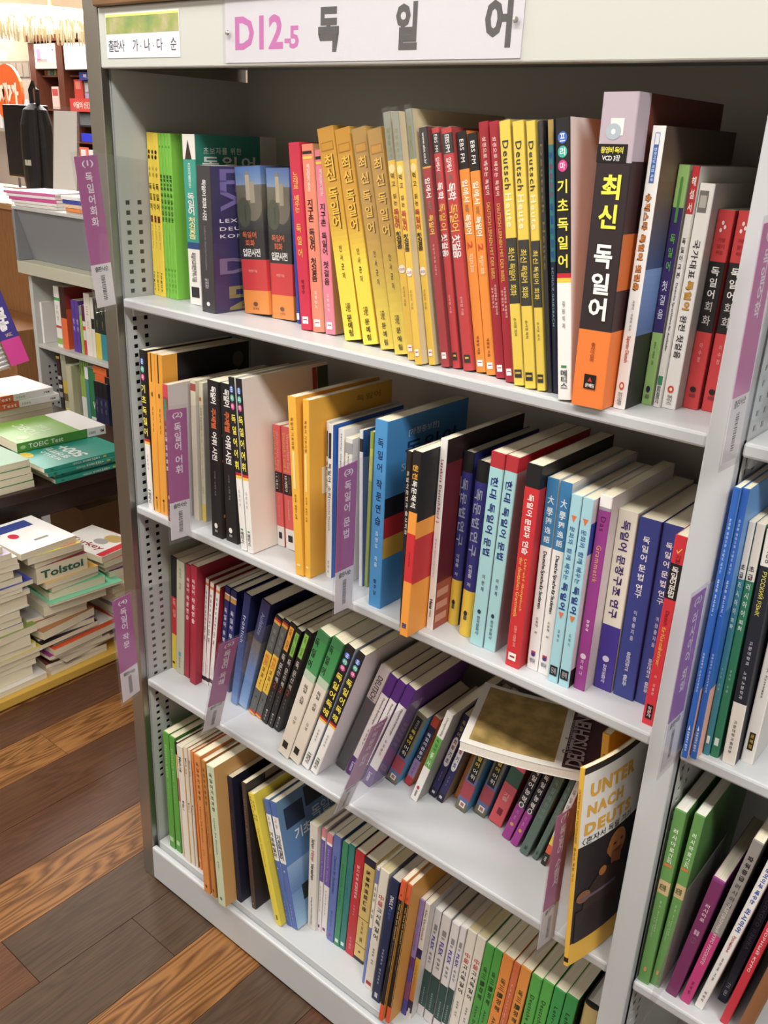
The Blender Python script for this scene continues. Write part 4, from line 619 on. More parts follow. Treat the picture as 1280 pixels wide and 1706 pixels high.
ser(K(34, 35, p='c'), 'black and magenta books with white lettering under the open book', '17151a', [(.58, 1, 'a8309a')], [('독일어', .12, .34, .22, .8, 'ecebec', 'v', .02), ('능력', .36, .52, .22, .8, 'ecebec', 'v', .02), ('@', .525, .59, .2, .8, 'e8e4e8', 'h'), ('@', .535, .58, .32, .68, '4a4a50', 'h'), ('@', .79, .83, .3, .7, 'd8a838', 'h'), ('기초', .63, .74, .35, .6, 'd890c8', 'v')], d=.12, front='8a2a80')
ser(K(36, 37, p='c'), 'grey-green books standing under the right part of the open book', '566f66', (), [('독일어', .1, .34, .3, .7, '8aa098', 'v', .01), ('한국어', .36, .56, .3, .7, '78908a', 'v'), ('#', .90, .94, .35, .65, '33453f', 'h')], d=.13, front='4a625a', patches=[(.02, .3, .3, .5, '8a6a3a')])
bk('c38', 'white book with yellow, orange and black foot left of the seventh sign', 'e9e6e2', [(.66, .76, 'ecd020'), (.76, .86, 'e0562a'), (.86, 1, '201c1c')], [('독일어', .12, .34, .28, .74, '8a86a8', 'v', .02), ('단어집', .36, .5, .28, .74, '8a86a8', 'v', .02), ('PSP', .90, .95, .3, .7, 'e0dcd8', 'r', .01)], d=.13, front='c85a40')

# the book lying flat over the short ones, and the one pulled out of the row
TRAVEL = bk('c39', 'yellow travel book with a portrait photo, pulled out of the row', 'e8b41c', [(.955, .965, '2a1a10'), (.965, .98, '2a1a10')], [('UNTERWEGS NACH DEUTSCHLAND', .10, .36, .3, .7, '5a4208', 'r', .01), ('혼자서 독일 가기', .38, .55, .3, .7, '6a5010', 'r')], d=.19, front='e8e6e2', page='cream', fbands=[(0, .032, '241a1a'), (.385, .885, '241d20'), (.885, 1, 'e8b41c')], ftexts=[
    ('UNTER', 0.062, 0.484, .085, .155, 'e0a828', 'h', .05), ('NACH', 0.052, 0.374, .185, .245, 'e0a828', 'h', .05), ('DEUTS', 0.042, 0.478, .275, .335, 'e0a828', 'h', .05), ('〈혼자서 독일 가기', 0.031, 0.494, .345, .38, '26262a', 'h', .01),
    ('@', 0.270, 0.458, .40, .545, 'b87436', 'h'), ('#', 0.312, 0.416, .50, .58, '9a5a2c', 'h'), ('@', 0.260, 0.291, .46, .50, 'a5642e', 'h'), ('@', 0.322, 0.354, .462, .474, '3a2014', 'h'), ('@', 0.395, 0.426, .458, .47, '3a2014', 'h'), ('@', 0.343, 0.426, .50, .515, '7a3c22', 'h'), ('#', 0.364, 0.390, .465, .495, 'c8844a', 'h'), ('@', 0.078, 0.510, .56, .88, '3a2a26', 'h'), ('#', 0.026, 0.494, .72, .885, '2c2226', 'h'), ('@', 0.198, 0.270, .545, .59, 'a8682c', 'h'), ('@', 0.021, 0.135, .62, .68, '8a5a3a', 'h'), ('#', 0.052, 0.374, .655, .67, '6a5a70', 'h')])

# ---------------- bottom shelf
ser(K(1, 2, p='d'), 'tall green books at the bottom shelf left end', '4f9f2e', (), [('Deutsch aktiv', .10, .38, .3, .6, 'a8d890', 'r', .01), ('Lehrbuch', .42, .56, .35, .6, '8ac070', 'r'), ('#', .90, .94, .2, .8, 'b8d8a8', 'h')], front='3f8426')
bk('d3', 'thin patterned booklet right of the tall green books', 'cfc3ae', [(0, .1, '2a2018'), (.1, .2, 'd8b060'), (.3, .5, 'a85a6a')], front='6a4a2a')
bk('d4', 'slim white book with a yellow cover on the bottom shelf', 'e6e1d6', (), [('Mach mit', .09, .22, .25, .7, '44403a', 'r', .01), ('@', .46, .475, .35, .7, '2a2624', 'h'), ('Neu 1', .48, .54, .3, .7, '66605a', 'r')], front='e9b52a')
ser(K(5, 6, p='d'), 'slim white books with tan covers on the bottom shelf', 'e2dccd', (), [('Mach mit', .09, .22, .25, .7, '44403a', 'r', .01), ('@', .46, .475, .35, .7, '2a2624', 'h'), ('Neu 2', .48, .54, .3, .7, '66605a', 'r')], front='cf9550')
GK = [('독일어', .05, .155, .3, .72, '5a3410', 'v', .015), ('기초과정', .165, .31, .3, .72, '5a3410', 'v', .015), ('Lernen Sie Deutsch', .36, .62, .38, .62, '7a4a18', 'r'), ('박종대', .67, .72, .4, .62, '7a4a18', 'v'), ('@', .935, .96, .35, .65, '7a4414', 'h')]
bk('d7', 'bright orange thin book set back among the slim white ones', 'ef8a3a', (), [('#', .90, .93, .2, .8, 'f0c8a0', 'h')])
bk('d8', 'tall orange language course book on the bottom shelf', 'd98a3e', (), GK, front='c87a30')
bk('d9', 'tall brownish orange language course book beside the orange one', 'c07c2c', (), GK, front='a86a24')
bk('d10', 'tall pale green course book with a tan cover overhanging the bottom shelf', 'c9d2b0', (), [(q[0], q[1], q[2], q[3], q[4], '2f3a34' if i < 2 else '5a7a8a', q[6]) + tuple(q[7:]) for i, q in enumerate(GK)], front='cf9c55')
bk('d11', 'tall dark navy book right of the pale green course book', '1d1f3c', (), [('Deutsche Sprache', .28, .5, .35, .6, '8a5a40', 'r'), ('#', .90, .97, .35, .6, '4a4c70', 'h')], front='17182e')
bk('d12', 'tall dark brown book leaning on the bottom shelf', '4a382e', (), [('Deutsche Bücher', .12, .5, .35, .65, '9a8066', 'r', .005), ('@', .95, .965, .35, .6, 'c0b0a0', 'h')], front='241a22', patches=[(.25, .6, 0, .05, '8a7668')])
bk('d13', 'tall bright yellow book leaning on the bottom shelf', 'e5d21c', (), [('독일어', .02, .08, .15, .42, '5a5208', 'v', .01), ('기초과정', .09, .20, .15, .42, '5a5208', 'v', .01), ('독일어 회화', .05, .20, .58, .82, '5a5208', 'v', .01), ('Lernen Sie Deutsch', .26, .55, .4, .6, '8a7d14', 'r'), ('#', .92, .96, .4, .62, '6a6010', 'h')], front='d9c61c')
ser(K(14, 15, p='d'), 'leaning blue books with white title panels', '4f6cb8', [(.11, .475, 'eceaea')], [('교양', .13, .20, .3, .7, 'b08a70', 'v'), ('기초독일어', .25, .45, .14, .86, '26262c', 'v', .025), ('@', .53, .545, .4, .6, 'c8d0e8', 'h'), ('한국방송통신', .80, .95, .38, .6, 'a8b4dc', 'v')], front='5e88b4', fbands=[(0, .5, '5f86aa', '5a86c0'), (.5, .72, '8fb0d8', '5f84b8'), (.72, 1, '6d97c6', '9dc0de')], patches=[(.08, .35, .08, .24, '22304e'), (.38, .68, .02, .17, '2a3038'), (.15, .75, .70, .82, '2c342e'), (.3, .6, .64, .70, '39413a')], ftexts=[('기초', .18, .42, .27, .36, 'e8ecee', 'h', .02), ('독일어', .45, .85, .2, .30, 'cdd8de', 'h', .01)])
bk('d16', 'white book with red and black German title right of the blue pair', 'dedad2', (), [('Sehen', .13, .22, .3, .7, '3a3a3c', 'r'), ('Hören', .24, .34, .3, .7, 'a83a3a', 'r'), ('Verstehen', .36, .52, .3, .7, '3a3a3c', 'r'), ('Verlag der Freien Universität', .68, .96, .38, .58, '66666a', 'r')])
ser(K(17, 18, p='d'), 'slim white books with violet panels and pink tops', 'e4e0e0', [(0, .075, 'e88a92'), (.075, .10, 'f0eeee'), (.10, .50, '6a54ac')], [('Deutsch Stufe', .14, .46, .35, .65, 'b0a4dc', 'r', .01), ('Lehrbuch', .55, .8, .4, .6, '8a8890', 'r'), ('#', .935, .965, .25, .7, '8a3a8a', 'h')])
bk('d19', 'periwinkle blue book with a long German title on the bottom shelf', '5e72bc', (), [('Deutsch für Studenten', .18, .53, .3, .65, '2c3a80', 'r', .01), ('Band I', .7, .9, .4, .6, '4a5a9c', 'r'), ('@', .93, .95, .3, .65, 'b03a6a', 'h')])
bk('d20', 'green book left of the blue-green one on the bottom shelf', '2c8a5e', (), [('Deutsch Lesen', .2, .6, .3, .6, '1f6a48', 'r', .01), ('#', .93, .965, .25, .8, 'd0e4d8', 'h')])
bk('d21', 'blue-green book between the green and the red book', '1f7c7a', (), [('Übungen', .2, .5, .3, .6, '2a5aa0', 'r', .01), ('#', .93, .965, .25, .8, 'c8e0dc', 'h')])
bk('d22', 'red book with white Korean lettering on the bottom shelf', 'c2202e', (), [('알기쉬운', .12, .26, .35, .68, 'f0d8d8', 'v', .012), ('독일어작문', .28, .43, .35, .68, 'f0d8d8', 'v', .012), ('박영수저', .5, .6, .42, .6, 'e0a0a0', 'v'), ('도서출판', .82, .94, .38, .62, 'e0a8a8', 'v')])
bk('d23', 'tan book with a column of black Chinese characters', 'd9bd6a', [(0, .055, '24203a'), (.965, 1, '2a2438'), (.565, .572, '3a3020'), (.835, .842, '3a3020')], [('時事獨逸語講座', .10, .49, .28, .68, '2c2418', 'v', .02), ('金正晉', .60, .72, .4, .6, '5a4a28', 'v'), ('編著', .75, .80, .38, .62, '4a3c20', 'h'), ('@', .89, .91, .4, .6, '5a4a28', 'h')])
bk('d24', 'thin white and blue booklet left of the white exam book', 'e6e2da', [(.02, .13, '6a7ac0'), (.5, 1, '6a80c8')], [('독일어 시험', .16, .42, .25, .8, '3a3a40', 'v', .01)])
GOSI = [('中', .19, .235, .25, .8, 'c02838', 'h', .01), ('級', .24, .285, .25, .8, 'c02838', 'h', .01), ('고시', .30, .39, .25, .8, '2a2a2e', 'v', .015), ('독일어', .40, .56, .25, .8, '2a2a2e', 'v', .015), ('장병희 편저', .64, .78, .4, .65, '66666a', 'v')]
bk('d25', 'white exam book with two red Chinese characters beside the navy one', 'e2ddd0', (), GOSI + [('#', .935, .965, .2, .8, 'b02434', 'h')], page='ivory')
bk('d26', 'dark navy exam book with white capitals on the bottom shelf', '1e2c58', (), [('SNULT', .12, .215, .3, .7, 'e8eaf0', 'r', .02), ('독일어', .22, .30, .32, .68, '3a6ac0', 'r', .02), ('서울대학교 언어교육원', .55, .85, .4, .62, 'c0c8dc', 'v'), ('#', .93, .97, .35, .7, 'd0d4e0', 'h')], page='grey')
ser(K(27, 28, p='d'), 'orange-edged black books with yellow German lettering', '1b1718', [(0, .125, 'e2562a'), (.88, 1, 'e2562a')], [('A2', .085, .10, .35, .65, '3a1a10', 'h', .01), ('Viel Spaß mit Deutsch!', .15, .40, .32, .7, 'e8c060', 'r', .015), ('Deutsch für Anfänger', .42, .60, .4, .62, '9a8a70', 'r'), ('#', .125, .88, .9, .985, 'e2a02a', 'h')], front='d9962a')
bk('d29', 'violet book with blue and purple patches on the bottom shelf', 'a08ad0', [(.48, .58, '6a3a8a'), (.58, .70, '5a4cb8'), (.70, .86, '8a4a86'), (.86, 1, '4a48b0')], [('Auf', .2, .26, .3, .7, '6a7ad0', 'r'), ('Deutsch', .28, .36, .3, .7, 'c060b0', 'r'), ('bitte', .37, .42, .3, .7, '6a7ad0', 'r')], front='8a78bc')
bk('d30', 'white, navy and yellow book with a German title panel', 'e8e4e0', [(.38, .46, '2a205a'), (.46, .84, 'e2b82a', 'd07a30'), (.84, .95, '2a2048')], [('Alles Klar!', .05, .19, .35, .7, '2a2a2e', 'r', .01), ('Deutsch', .20, .30, .35, .7, '2a2a2e', 'r', .01), ('Richtig lernen', .52, .7, .35, .65, '8a6a18', 'r'), ('#', .91, .98, .3, .7, 'e0dcd8', 'h')], front='cfcac6')
FL = [(.56, .9, '1d4a48')]
FLT = [('#', .13, .18, .35, .8, '8a8a90', 'h'), ('#', .19, .21, .35, .7, '9a9aa0', 'h'), ('FLEX', .235, .355, .3, .75, '5a4aa8', 'r', .05), ('독일어', .385, .49, .32, .72, '6a6a72', 'v', .01), ('한국외국어대학교', .72, .88, .4, .6, 'b8ccc8', 'v')]
ser(K(31, 32, 33, 34, p='d'), 'white exam books with violet capitals and teal feet', 'dcdadc', FL, FLT, page='white', front='d0ced2')
ser(K(35, 36, p='d'), 'white exam books with red characters left of the green books', 'e0dcd2', (), GOSI, page='ivory')
HD = [('독', .19, .24, .3, .75, '20301c', 'h', .015), ('三讀', .25, .36, .25, .8, '20301c', 'v', .015), ('정해', .37, .48, .3, .75, '20301c', 'v', .015), ('Aktiv Deutsch', .54, .85, .35, .65, '20401c', 'r', .01)]
ser(K(37, 38, p='d'), 'mid-green books with dark stacked characters, bottom shelf', '3f9f3a', (), HD)
bk('d39', 'first orange book after the green pair on the bottom shelf', 'e48a2c', (), HD)
bk('d40', 'thin orange-red booklet between two orange books, wrapped in film', 'd8662c', (), [('Übungen', .18, .6, .3, .6, 'e8b8a0', 'r', .01)], wrap=1)
bk('d41', 'second orange book, right of the thin orange-red booklet', 'e08f30', (), HD)
ser(K(42, 43, p='d'), 'grass-green books with a black slanted German title', '4ba83e', (), [('Deutsche Literatur', .16, .62, .3, .68, '1c2e18', 'r', .01)])
ser(K(44, 45, p='d'), 'deep green books with black lettering near the bottom shelf right end', '2c9a48', (), [('Lehr- und', .14, .40, .35, .68, '16341c', 'r', .01), ('Übungsbuch', .42, .72, .35, .68, '16341c', 'r', .01)], front='1f3a2a')
bk('d46', 'tan hardcover with a black head line at the bottom shelf right end', 'c9b070', [(.0, .014, '22201c')], [('사전', .16, .30, .3, .7, '2a2618', 'v', .01)], hard=True, page='white', d=.15)

# ---------------- bay on the right
bk('e1', 'pale blue book at the right picture edge, top shelf of the next bay', 'c4dbe4', (), [('러시아어', .5, .8, .3, .7, '5a6a78', 'v')], front='b8ccd8')
ser(K(1, 2, p='f'), 'tall bright blue books with salmon covers in the right bay', '1f62c0', (), [('회화를 중심으로 새롭게 배우는', .10, .29, .35, .65, 'b8d0f0', 'r', .01), ('즐거운 러시아어 1', .31, .44, .35, .65, 'd0e0f4', 'r', .015), ('경희대학교 러시아어학과편', .58, .73, .35, .65, 'c8daf2', 'r', .01), ('▲', .865, .885, .35, .65, 'e8f0fa', 'h'), ('경희대학교 출판국', .89, .97, .3, .7, 'e0eaf8', 'r', .015)], front='5a94d4', fbands=[(.42, .72, '2a6ac0'), (.72, 1, 'eab09a')], patches=[(.12, 1, .76, .96, 'c8553a')])
RU = lambda c: ([(0, .225, 'e4dcd4')], [('초급', .165, .22, .22, .78, '26262a', 'v', .02), ('러시아어', .235, .37, .25, .75, 'd8e8e4', 'v', .015), ('회화', .385, .43, .25, .75, 'd8e8e4', 'v', .015), ('성인자 지음', .60, .70, .38, .62, 'a8ccc4', 'v'), ('#', .91, .945, .25, .75, 'cfe0dc', 'h')])
bk('f3', 'slim teal-blue book with a cream top in the right bay', '2f7f92', *RU(0))
bk('f4', 'slim dark green book with a cream top in the right bay', '237a58', *RU(0))
bk('f5', 'black book with cream ends and Cyrillic letters in the right bay', '1f2430', [(0, .14, 'e6e2da'), (.72, 1, 'e2ded6')], [('러시아어', .05, .13, .3, .7, '2a2a2e', 'v', .015), ('РУССКИЙ ЯЗЫК', .16, .34, .3, .7, 'd0c84a', 'r', .01), ('고려대학교 노어노문학과', .45, .70, .35, .6, 'c8ccd4', 'v'), ('고려대학교출판부', .80, .95, .35, .6, '55555a', 'v')], front='1d222c')
bk('f6', 'white book with red Korean lettering at the right picture edge', 'e6e4e2', (), [('고급', .14, .24, .3, .72, 'c23a48', 'v', .02), ('러시아어', .27, .46, .3, .72, 'c23a48', 'v', .02), ('Р.А. Кузьмина', .5, .66, .38, .6, '66666a', 'r'), ('#', .84, .93, .3, .75, '2a2418', 'h'), ('문예림', .85, .92, .4, .66, 'd8b020', 'v')], front='c8c6c4')
GR = [('러시아로', .095, .22, .3, .72, 'e4f0dc', 'v', .02), ('가는길', .23, .285, .3, .7, 'e4f0dc', 'v', .01), ('#', .29, .305, .1, .8, 'd0783a', 'h'), ('3단계', .405, .44, .15, .75, '3a4a20', 'h', .01), ('В.Е. Антонова', .50, .68, .48, .62, 'b8d4a8', 'r'), ('А.А. Толстых', .60, .72, .3, .42, 'b8d4a8', 'r'), ('@', .90, .93, .35, .6, 'd09058', 'h')]
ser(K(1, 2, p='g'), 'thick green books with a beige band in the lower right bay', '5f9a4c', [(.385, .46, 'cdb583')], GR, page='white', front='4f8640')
bk('g3', 'purple slipcased set with an open dark front in the lower right bay', '7c2c62', [(0, .02, '8a3a80')], [('러시아로', .20, .34, .3, .7, 'e0c4d4', 'v', .015), ('II', .42, .46, .3, .7, 'c89ab4', 'h', .01), ('CD', .48, .53, .3, .7, '8a5a78', 'h')], front='8a3488', page='grey', d=.13)
bk('g4', 'grey and pink book leaning in the lower right bay', '8f8a86', [(.55, 1, 'c8357e')], [('파워중급', .08, .22, .25, .78, '26242a', 'v', .03), ('러시아어', .24, .38, .25, .75, '4a464a', 'v', .01), ('РАЗГОВОРНЫЙ КУРС РУССКОГО', .36, .74, .3, .7, 'd8d0d4', 'r', .02), ('문예림', .86, .94, .38, .62, '7a2050', 'v')], front='3a3236')
bk('g5', 'white book with blue lettering leaning in the lower right bay', 'e8e6e4', (), [('원어민과 배우는', .06, .28, .28, .75, '2f55b0', 'r', .03), ('러시아어', .31, .46, .25, .78, '2f55b0', 'r', .03), ('Русский язык', .49, .60, .3, .7, 'c06070', 'r'), ('길윤미 지음', .64, .80, .4, .6, '66666a', 'r'), ('뿌쉬낀', .88, .95, .35, .62, '44444a', 'v')], front='c4c4c8')
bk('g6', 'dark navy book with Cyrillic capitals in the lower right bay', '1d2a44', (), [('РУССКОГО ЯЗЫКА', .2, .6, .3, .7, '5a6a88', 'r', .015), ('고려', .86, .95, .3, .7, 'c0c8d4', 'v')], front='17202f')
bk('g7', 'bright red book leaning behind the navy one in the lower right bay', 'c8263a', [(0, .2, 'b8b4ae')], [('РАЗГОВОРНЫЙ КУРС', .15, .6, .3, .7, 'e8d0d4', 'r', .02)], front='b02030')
bk('g8', 'brown hardcover at the lower right picture corner', '8a5a34', (), (), front='7a4c2a', hard=True)

# ------------------------------------------------------------------ the bookcase
ZS1, ZS2, ZS3, ZS4 = 1.1399, .8028, .4671, .0955
XL, XR, DEEP = -.0065, .9000, .262
def hole_panel(name, parent, x, y1, zlo, zhi, m, y_off=0.0, back_off=.009):
    """painted sheet facing +x with two columns of square slots cut through it"""
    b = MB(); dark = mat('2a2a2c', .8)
    ye = [.008 + y_off, .0195 + y_off, .0271 + y_off, .0404 + y_off, .048 + y_off, y1]
    ze = [0.0]; zc = []
    z = 1.1482 - .0142 * 66
    while z < zhi:
        if z > zlo: ze += [z - .0032, z + .0032]; zc.append(z)
        z += .0142
    ze.append(1.452)
    for j in range(len(ze) - 1):
        hole_row = j % 2 == 1
        for i in range(5):
            if hole_row and i in (1, 3):
                y0, yy, z0, z1 = ye[i], ye[i+1], ze[j], ze[j+1]; xi = x - .0014
                b.face([(xi,y0,z0),(x,y0,z0),(x,y0,z1),(xi,y0,z1)], m); b.face([(x,yy,z0),(xi,yy,z0),(xi,yy,z1),(x,yy,z1)], m)
                b.face([(xi,y0,z0),(xi,yy,z0),(x,yy,z0),(x,y0,z0)], m); b.face([(xi,yy,z1),(xi,y0,z1),(x,y0,z1),(x,yy,z1)], m)
                continue
            b.face([(x, ye[i], ze[j]), (x, ye[i+1], ze[j]), (x, ye[i+1], ze[j+1]), (x, ye[i], ze[j+1])], m)
    b.face([(x - back_off, ye[0], 0), (x - back_off, ye[4] + .01, 0), (x - back_off, ye[4] + .01, 1.452), (x - back_off, ye[0], 1.452)], dark)  # dark sheet stands in for the shade of the hollow behind the slots
    return b.build(name, parent)
case = empty('bookcase', (0, 0, 0)); tag(case, 'grey steel bookcase with perforated sides, header board and German language books', 'bookcase')
b = MB(); b.box(-.0490, -.0160, -.0055, .008, .0, 1.62, STEEL); b.build('front_post', case, .0012)
b = MB(); b.box(-.0490, -.0225, .0082, DEEP + .006, 0, 1.62, STEEL); b.build('end_panel', case)
b = MB(); b.box(-.0222, -.0160, .0082, .0115, 0, 1.452, SIDE); b.build('post_return', case)
hole_panel('side_panel', case, -.012, DEEP, .235, 1.28, SIDE)
for z in (ZS1, ZS2, ZS3):
    b = MB(); b.box(XL, XR, 0, DEEP - .001, z - .0143, z, SHELF); b.build('shelf', case, .0028)
b = MB(); b.box(XL, XR, .0035, DEEP - .001, .0735, ZS4, SHELF); b.build('bottom_shelf', case, .001)
b = MB(); b.box(-.0155, XR, -.0085, .003, .006, .0825, SHELF); b.build('kick_board', case, .0035)
b = MB(); b.box(XR + .0006, .9310, -.0045, DEEP, 0, 1.4515, SHELF); b.build('divider_post', case, .0015)
b = MB(); b.box(-.0120, .9312, DEEP, DEEP + .006, .0, 1.50, BACK); b.build('back_panel', case)
b = MB(); b.box(-.0155, 0.9312, -.0045, .012, 1.4520, 1.5262, HEAD); b.build('header', case, .0018)
b = MB(); b.box(-.0155, 0.9312, .0122, DEEP, 1.4700, 1.4820, SIDE); b.build('top_panel', case)
b = MB(); b.box(-.0158, 0.9312, -.012, DEEP + .006, 1.5264, 1.60, TOPWOOD); b.build('top_board', case, .002)
for z in (ZS1, ZS2, ZS3):       # shelf clips at the left
    b = MB(); b.box(-.0119, -.0068, .018, .040, z - .030, z - .0145, SHELF); b.build('shelf_clip', case, .003)
case2 = empty('bookcase', (.9315, 0, 0)); tag(case2, 'neighbouring grey steel bay with Russian books at the right picture edge', 'bookcase')
def c2(bm, name, bev=0):
    o = bm.build(name, case2, bev); o.location = (-.9315, 0, 0); return o
for z in (ZS1, ZS2, ZS3):
    b = MB(); b.box(.9336, 1.60, 0, DEEP - .001, z - .0143, z, SHELF); c2(b, 'shelf', .0028)
b = MB(); b.box(.9336, 1.60, .0035, DEEP - .001, .0735, ZS4, SHELF); c2(b, 'bottom_shelf', .001)
b = MB(); b.box(.9336, 1.60, -.0085, .003, .006, .0825, SHELF); c2(b, 'kick_board', .0035)
hp = hole_panel('side_panel', case2, .9332, DEEP, .16, 1.28, SIDE, 0.0, .0017); hp.location = (-.9315, 0, 0)
b = MB(); b.box(.9316, 1.60, DEEP, DEEP + .006, .0, 1.50, BACK); c2(b, 'back_panel')
b = MB(); b.box(.9316, 1.60, -.0045, .012, 1.4520, 1.5262, HEAD); c2(b, 'header', .0018)
b = MB(); b.box(.9316, 1.60, .0122, DEEP, 1.4700, 1.4820, SIDE); c2(b, 'top_panel')
b = MB(); b.box(.9316, 1.60, -.012, DEEP + .006, 1.5264, 1.60, TOPWOOD); c2(b, 'top_board', .002)
for z in (ZS1, ZS2, ZS3):
    b = MB(); b.box(.9334, .9390, .018, .040, z - .030, z - .0146, SHELF); c2(b, 'shelf_clip', .003)

# header sign and sticker
sg = empty('section_sign', (.2440, -.0046, 1.4560)); tag(sg, 'clear acrylic header sign with pink and black lettering, screwed to the header board', 'sign')
b = MB(); b.box(0, .4170, -.0008, -.0001, 0, .069, mat('e6e8ec', .6)); b.build('paper', sg)
b = MB(); b.box(-.0015, .4185, -.0040, -.0010, -.0012, .0698, CLEAR); b.build('acrylic_plate', sg, .0006)
def sgt(s_, x0, x1, z0, z1, c, md='h', bo=.03): text('lettering', s_, md, c, plane_M((x0 - .2440, -.00092, z0 - 1.4560), (x1 - x0, 0, 0), (0, 0, z1 - z0)), sg, bo)
sgt('D12', .2615, .3425, 1.4695, 1.5050, 'd96ac0'); sgt('-5', .3450, .3680, 1.4695, 1.4925, 'd96ac0')
for ch, x0, x1 in (('독', .3975, .4285), ('일', .5075, .5365), ('어', .6180, .6490)): sgt(ch, x0, x1, 1.4650, 1.5090, '343437', 'h', .045)
for x in (.2515, .6545):
    b = MB(); b.lathe([(0, -.0018), (.0022, -.0014), (.0030, 0), (.0030, .0006)], (0, 0, 0), mat('b8b8b4', .3, .9), 14)
    o = b.build('screw', sg); o.rotation_euler = (math.radians(-90), 0, 0); o.location = (x - .2440, -.0042, 1.4880 - 1.4560)
stk = empty('sticker', (.0020, -.0046, 1.4640)); tag(stk, 'small white and green order sticker at the left end of the header board', 'sticker')
b = MB(); b.box(0, .1555, -.0006, -.0001, 0, .0535, mat('f4f5f8', .35)); b.build('sheet', stk)
pm_ = bpy.data.materials.new('meadow_photo'); pm_.use_nodes = True; n_, l_ = nodes(pm_); tc_ = n_.new('ShaderNodeTexCoord'); nz_ = n_.new('ShaderNodeTexNoise'); nz_.inputs['Scale'].default_value = 28; nz_.inputs['Detail'].default_value = 4; cr_ = n_.new('ShaderNodeValToRGB')
cr_.color_ramp.elements[0].position = .30; cr_.color_ramp.elements[0].color = lin('6f9a62'); cr_.color_ramp.elements[1].position = .72; cr_.color_ramp.elements[1].color = lin('d8c2b4')
e_ = cr_.color_ramp.elements.new(.5); e_.color = lin('a3ad66')
l_.new(tc_.outputs['Object'], nz_.inputs['Vector']); l_.new(nz_.outputs['Fac'], cr_.inputs[0]); l_.new(cr_.outputs[0], n_['Principled BSDF'].inputs['Base Color']); n_['Principled BSDF'].inputs['Roughness'].default_value = .3
b = MB(); b.box(.001, .1545, -.0008, -.00062, .0290, .0490, pm_)
b.build('photo_strip', stk)
b = MB(); b.box(.001, .1545, -.0008, -.00062, .0492, .0520, mat('e4f07a', .3)); b.build('top_line', stk)
for s_, x0, x1 in (('출판사', .004, .040), ('가', .058, .070), ('·', .0745, .0765), ('나', .0830, .0950), ('·', .1010, .1030), ('다', .1090, .1210), ('순', .1370, .1490)):
    text('lettering', s_, 'h', '4a4c66', plane_M((x0, -.00075, .0075 if s_ != '·' else .0125), (x1 - x0, 0, 0), (0, 0, .0145 if s_ != '·' else .002)), stk, .01)

# blade signs: clear sheets in the plane of the shelf sides carrying a purple card
def blade(x, zs, OT, IT, IB, OB, title, label, lean=0, deep=.085, pur='b8569f'):
    r = empty('shelf_sign', (x, 0, zs)); r.rotation_euler = (0, math.radians(lean), 0); tag(r, label, 'sign', 'purple blade signs on the shelves')
    q = [Vector((0, p_[0], p_[1] - (0 if lean else zs))) for p_ in (OT, IT, IB, OB)]
    T_ = .0007
    def pt(u, v): return (q[0] * (1 - u) + q[1] * u) * (1 - v) + (q[3] * (1 - u) + q[2] * u) * v
    def slab(name, pts, xa, xb, m):
        bb = MB(); bb.hexa([(xa, p_.y, p_.z) for p_ in pts] + [(xb, p_.y, p_.z) for p_ in pts], m); return bb.build(name, r)
    pc_ = slab('purple_card', [pt(.04, .70), pt(.96, .70), pt(.96, .012), pt(.04, .012)], -.00025, .00025, mat(pur, .45))
    wc_ = slab('white_card', [pt(.04, .988), pt(.96, .988), pt(.96, .701), pt(.04, .701)], -.00025, .00025, mat('e8e6e8', .5))
    e = Vector((0, .0035, 0)); f = Vector((0, 0, .0035))
    slab('clear_sleeve', [q[3] - e - f, q[2] - f, q[1] + f, q[0] - e + f], .0005, .0010, CLEAR)
    zb = .0012; yb = max(q[2].y, .0)
    bb = MB(); bb.hexa([(.0005, q[2].y, max(q[2].z, zb) + .002), (.0005, deep, zb), (.0005, deep, q[1].z - .012), (.0005, q[1].y, q[1].z), (.0010, q[2].y, max(q[2].z, zb) + .002), (.0010, deep, zb), (.0010, deep, q[1].z - .012), (.0010, q[1].y, q[1].z)], CLEAR); bb.build('clear_flange', r)
    def tq(s_, u0, u1, v0, v1, c, md, bo):
        o_ = pt(u0, v1); ex = pt(u1, v1) - o_; ey = pt(u0, v0) - o_
        ex = ex - ey * (ex.dot(ey) / ey.dot(ey))
        text('lettering' if s_ not in '#' else 'barcode', s_, md, c, plane_M((.00035, o_.y, o_.z), tuple(ex), tuple(ey)), pc_ if v0 < .7 else wc_, bo)
    tq(title[0], .30, .76, .040, .085, 'f6ecf6', 'h', .015)
    v = .115
    for wd in title[1:]:
        L_ = len(wd) * .068; tq(wd, .36, .68, v, v + L_, 'f6ecf6', 'v', .02); v += L_ + .035
    tq('출판사순', .20, .82, .715, .75, '2c2c30', 'h', .02)
    bb = MB(); v = .775; rng = random.Random(3)
    while v < .945:
        dv = rng.choice((.003, .004, .007)); 
        o_ = pt(.42, v + dv); a_ = pt(.60, v + dv); c_ = pt(.60, v); d_ = pt(.42, v)
        bb.face([(.00035, k.y, k.z) for k in (o_, a_, c_, d_)], mat('4a4846', .6)); v += dv + rng.choice((.003, .005))
    bb.build('barcode', wc_)
    return r
blade(-.0108, ZS1, (-.0633, 1.3403), (-.0225, 1.3437), (-.0021 - .006, 1.129), (-.0429, 1.1259), ['(1)', '독일어회화'], 'purple sign numbered (1) at the left end of the top shelf')
blade(.1420, ZS2, (-.0440, 1.0081), (-.0035, 1.0050), (-.0050, .7968), (-.0453, .7980), ['(2)', '독일어', '어휘'], 'purple sign numbered (2) on the second shelf')
blade(.4750, ZS2, (-.0400, 1.0059), (-.0020, 1.0087), (-.0030, .7979), (-.0410, .7982), ['(3)', '독일어', '문법'], 'purple sign numbered (3) left of the large blue book')
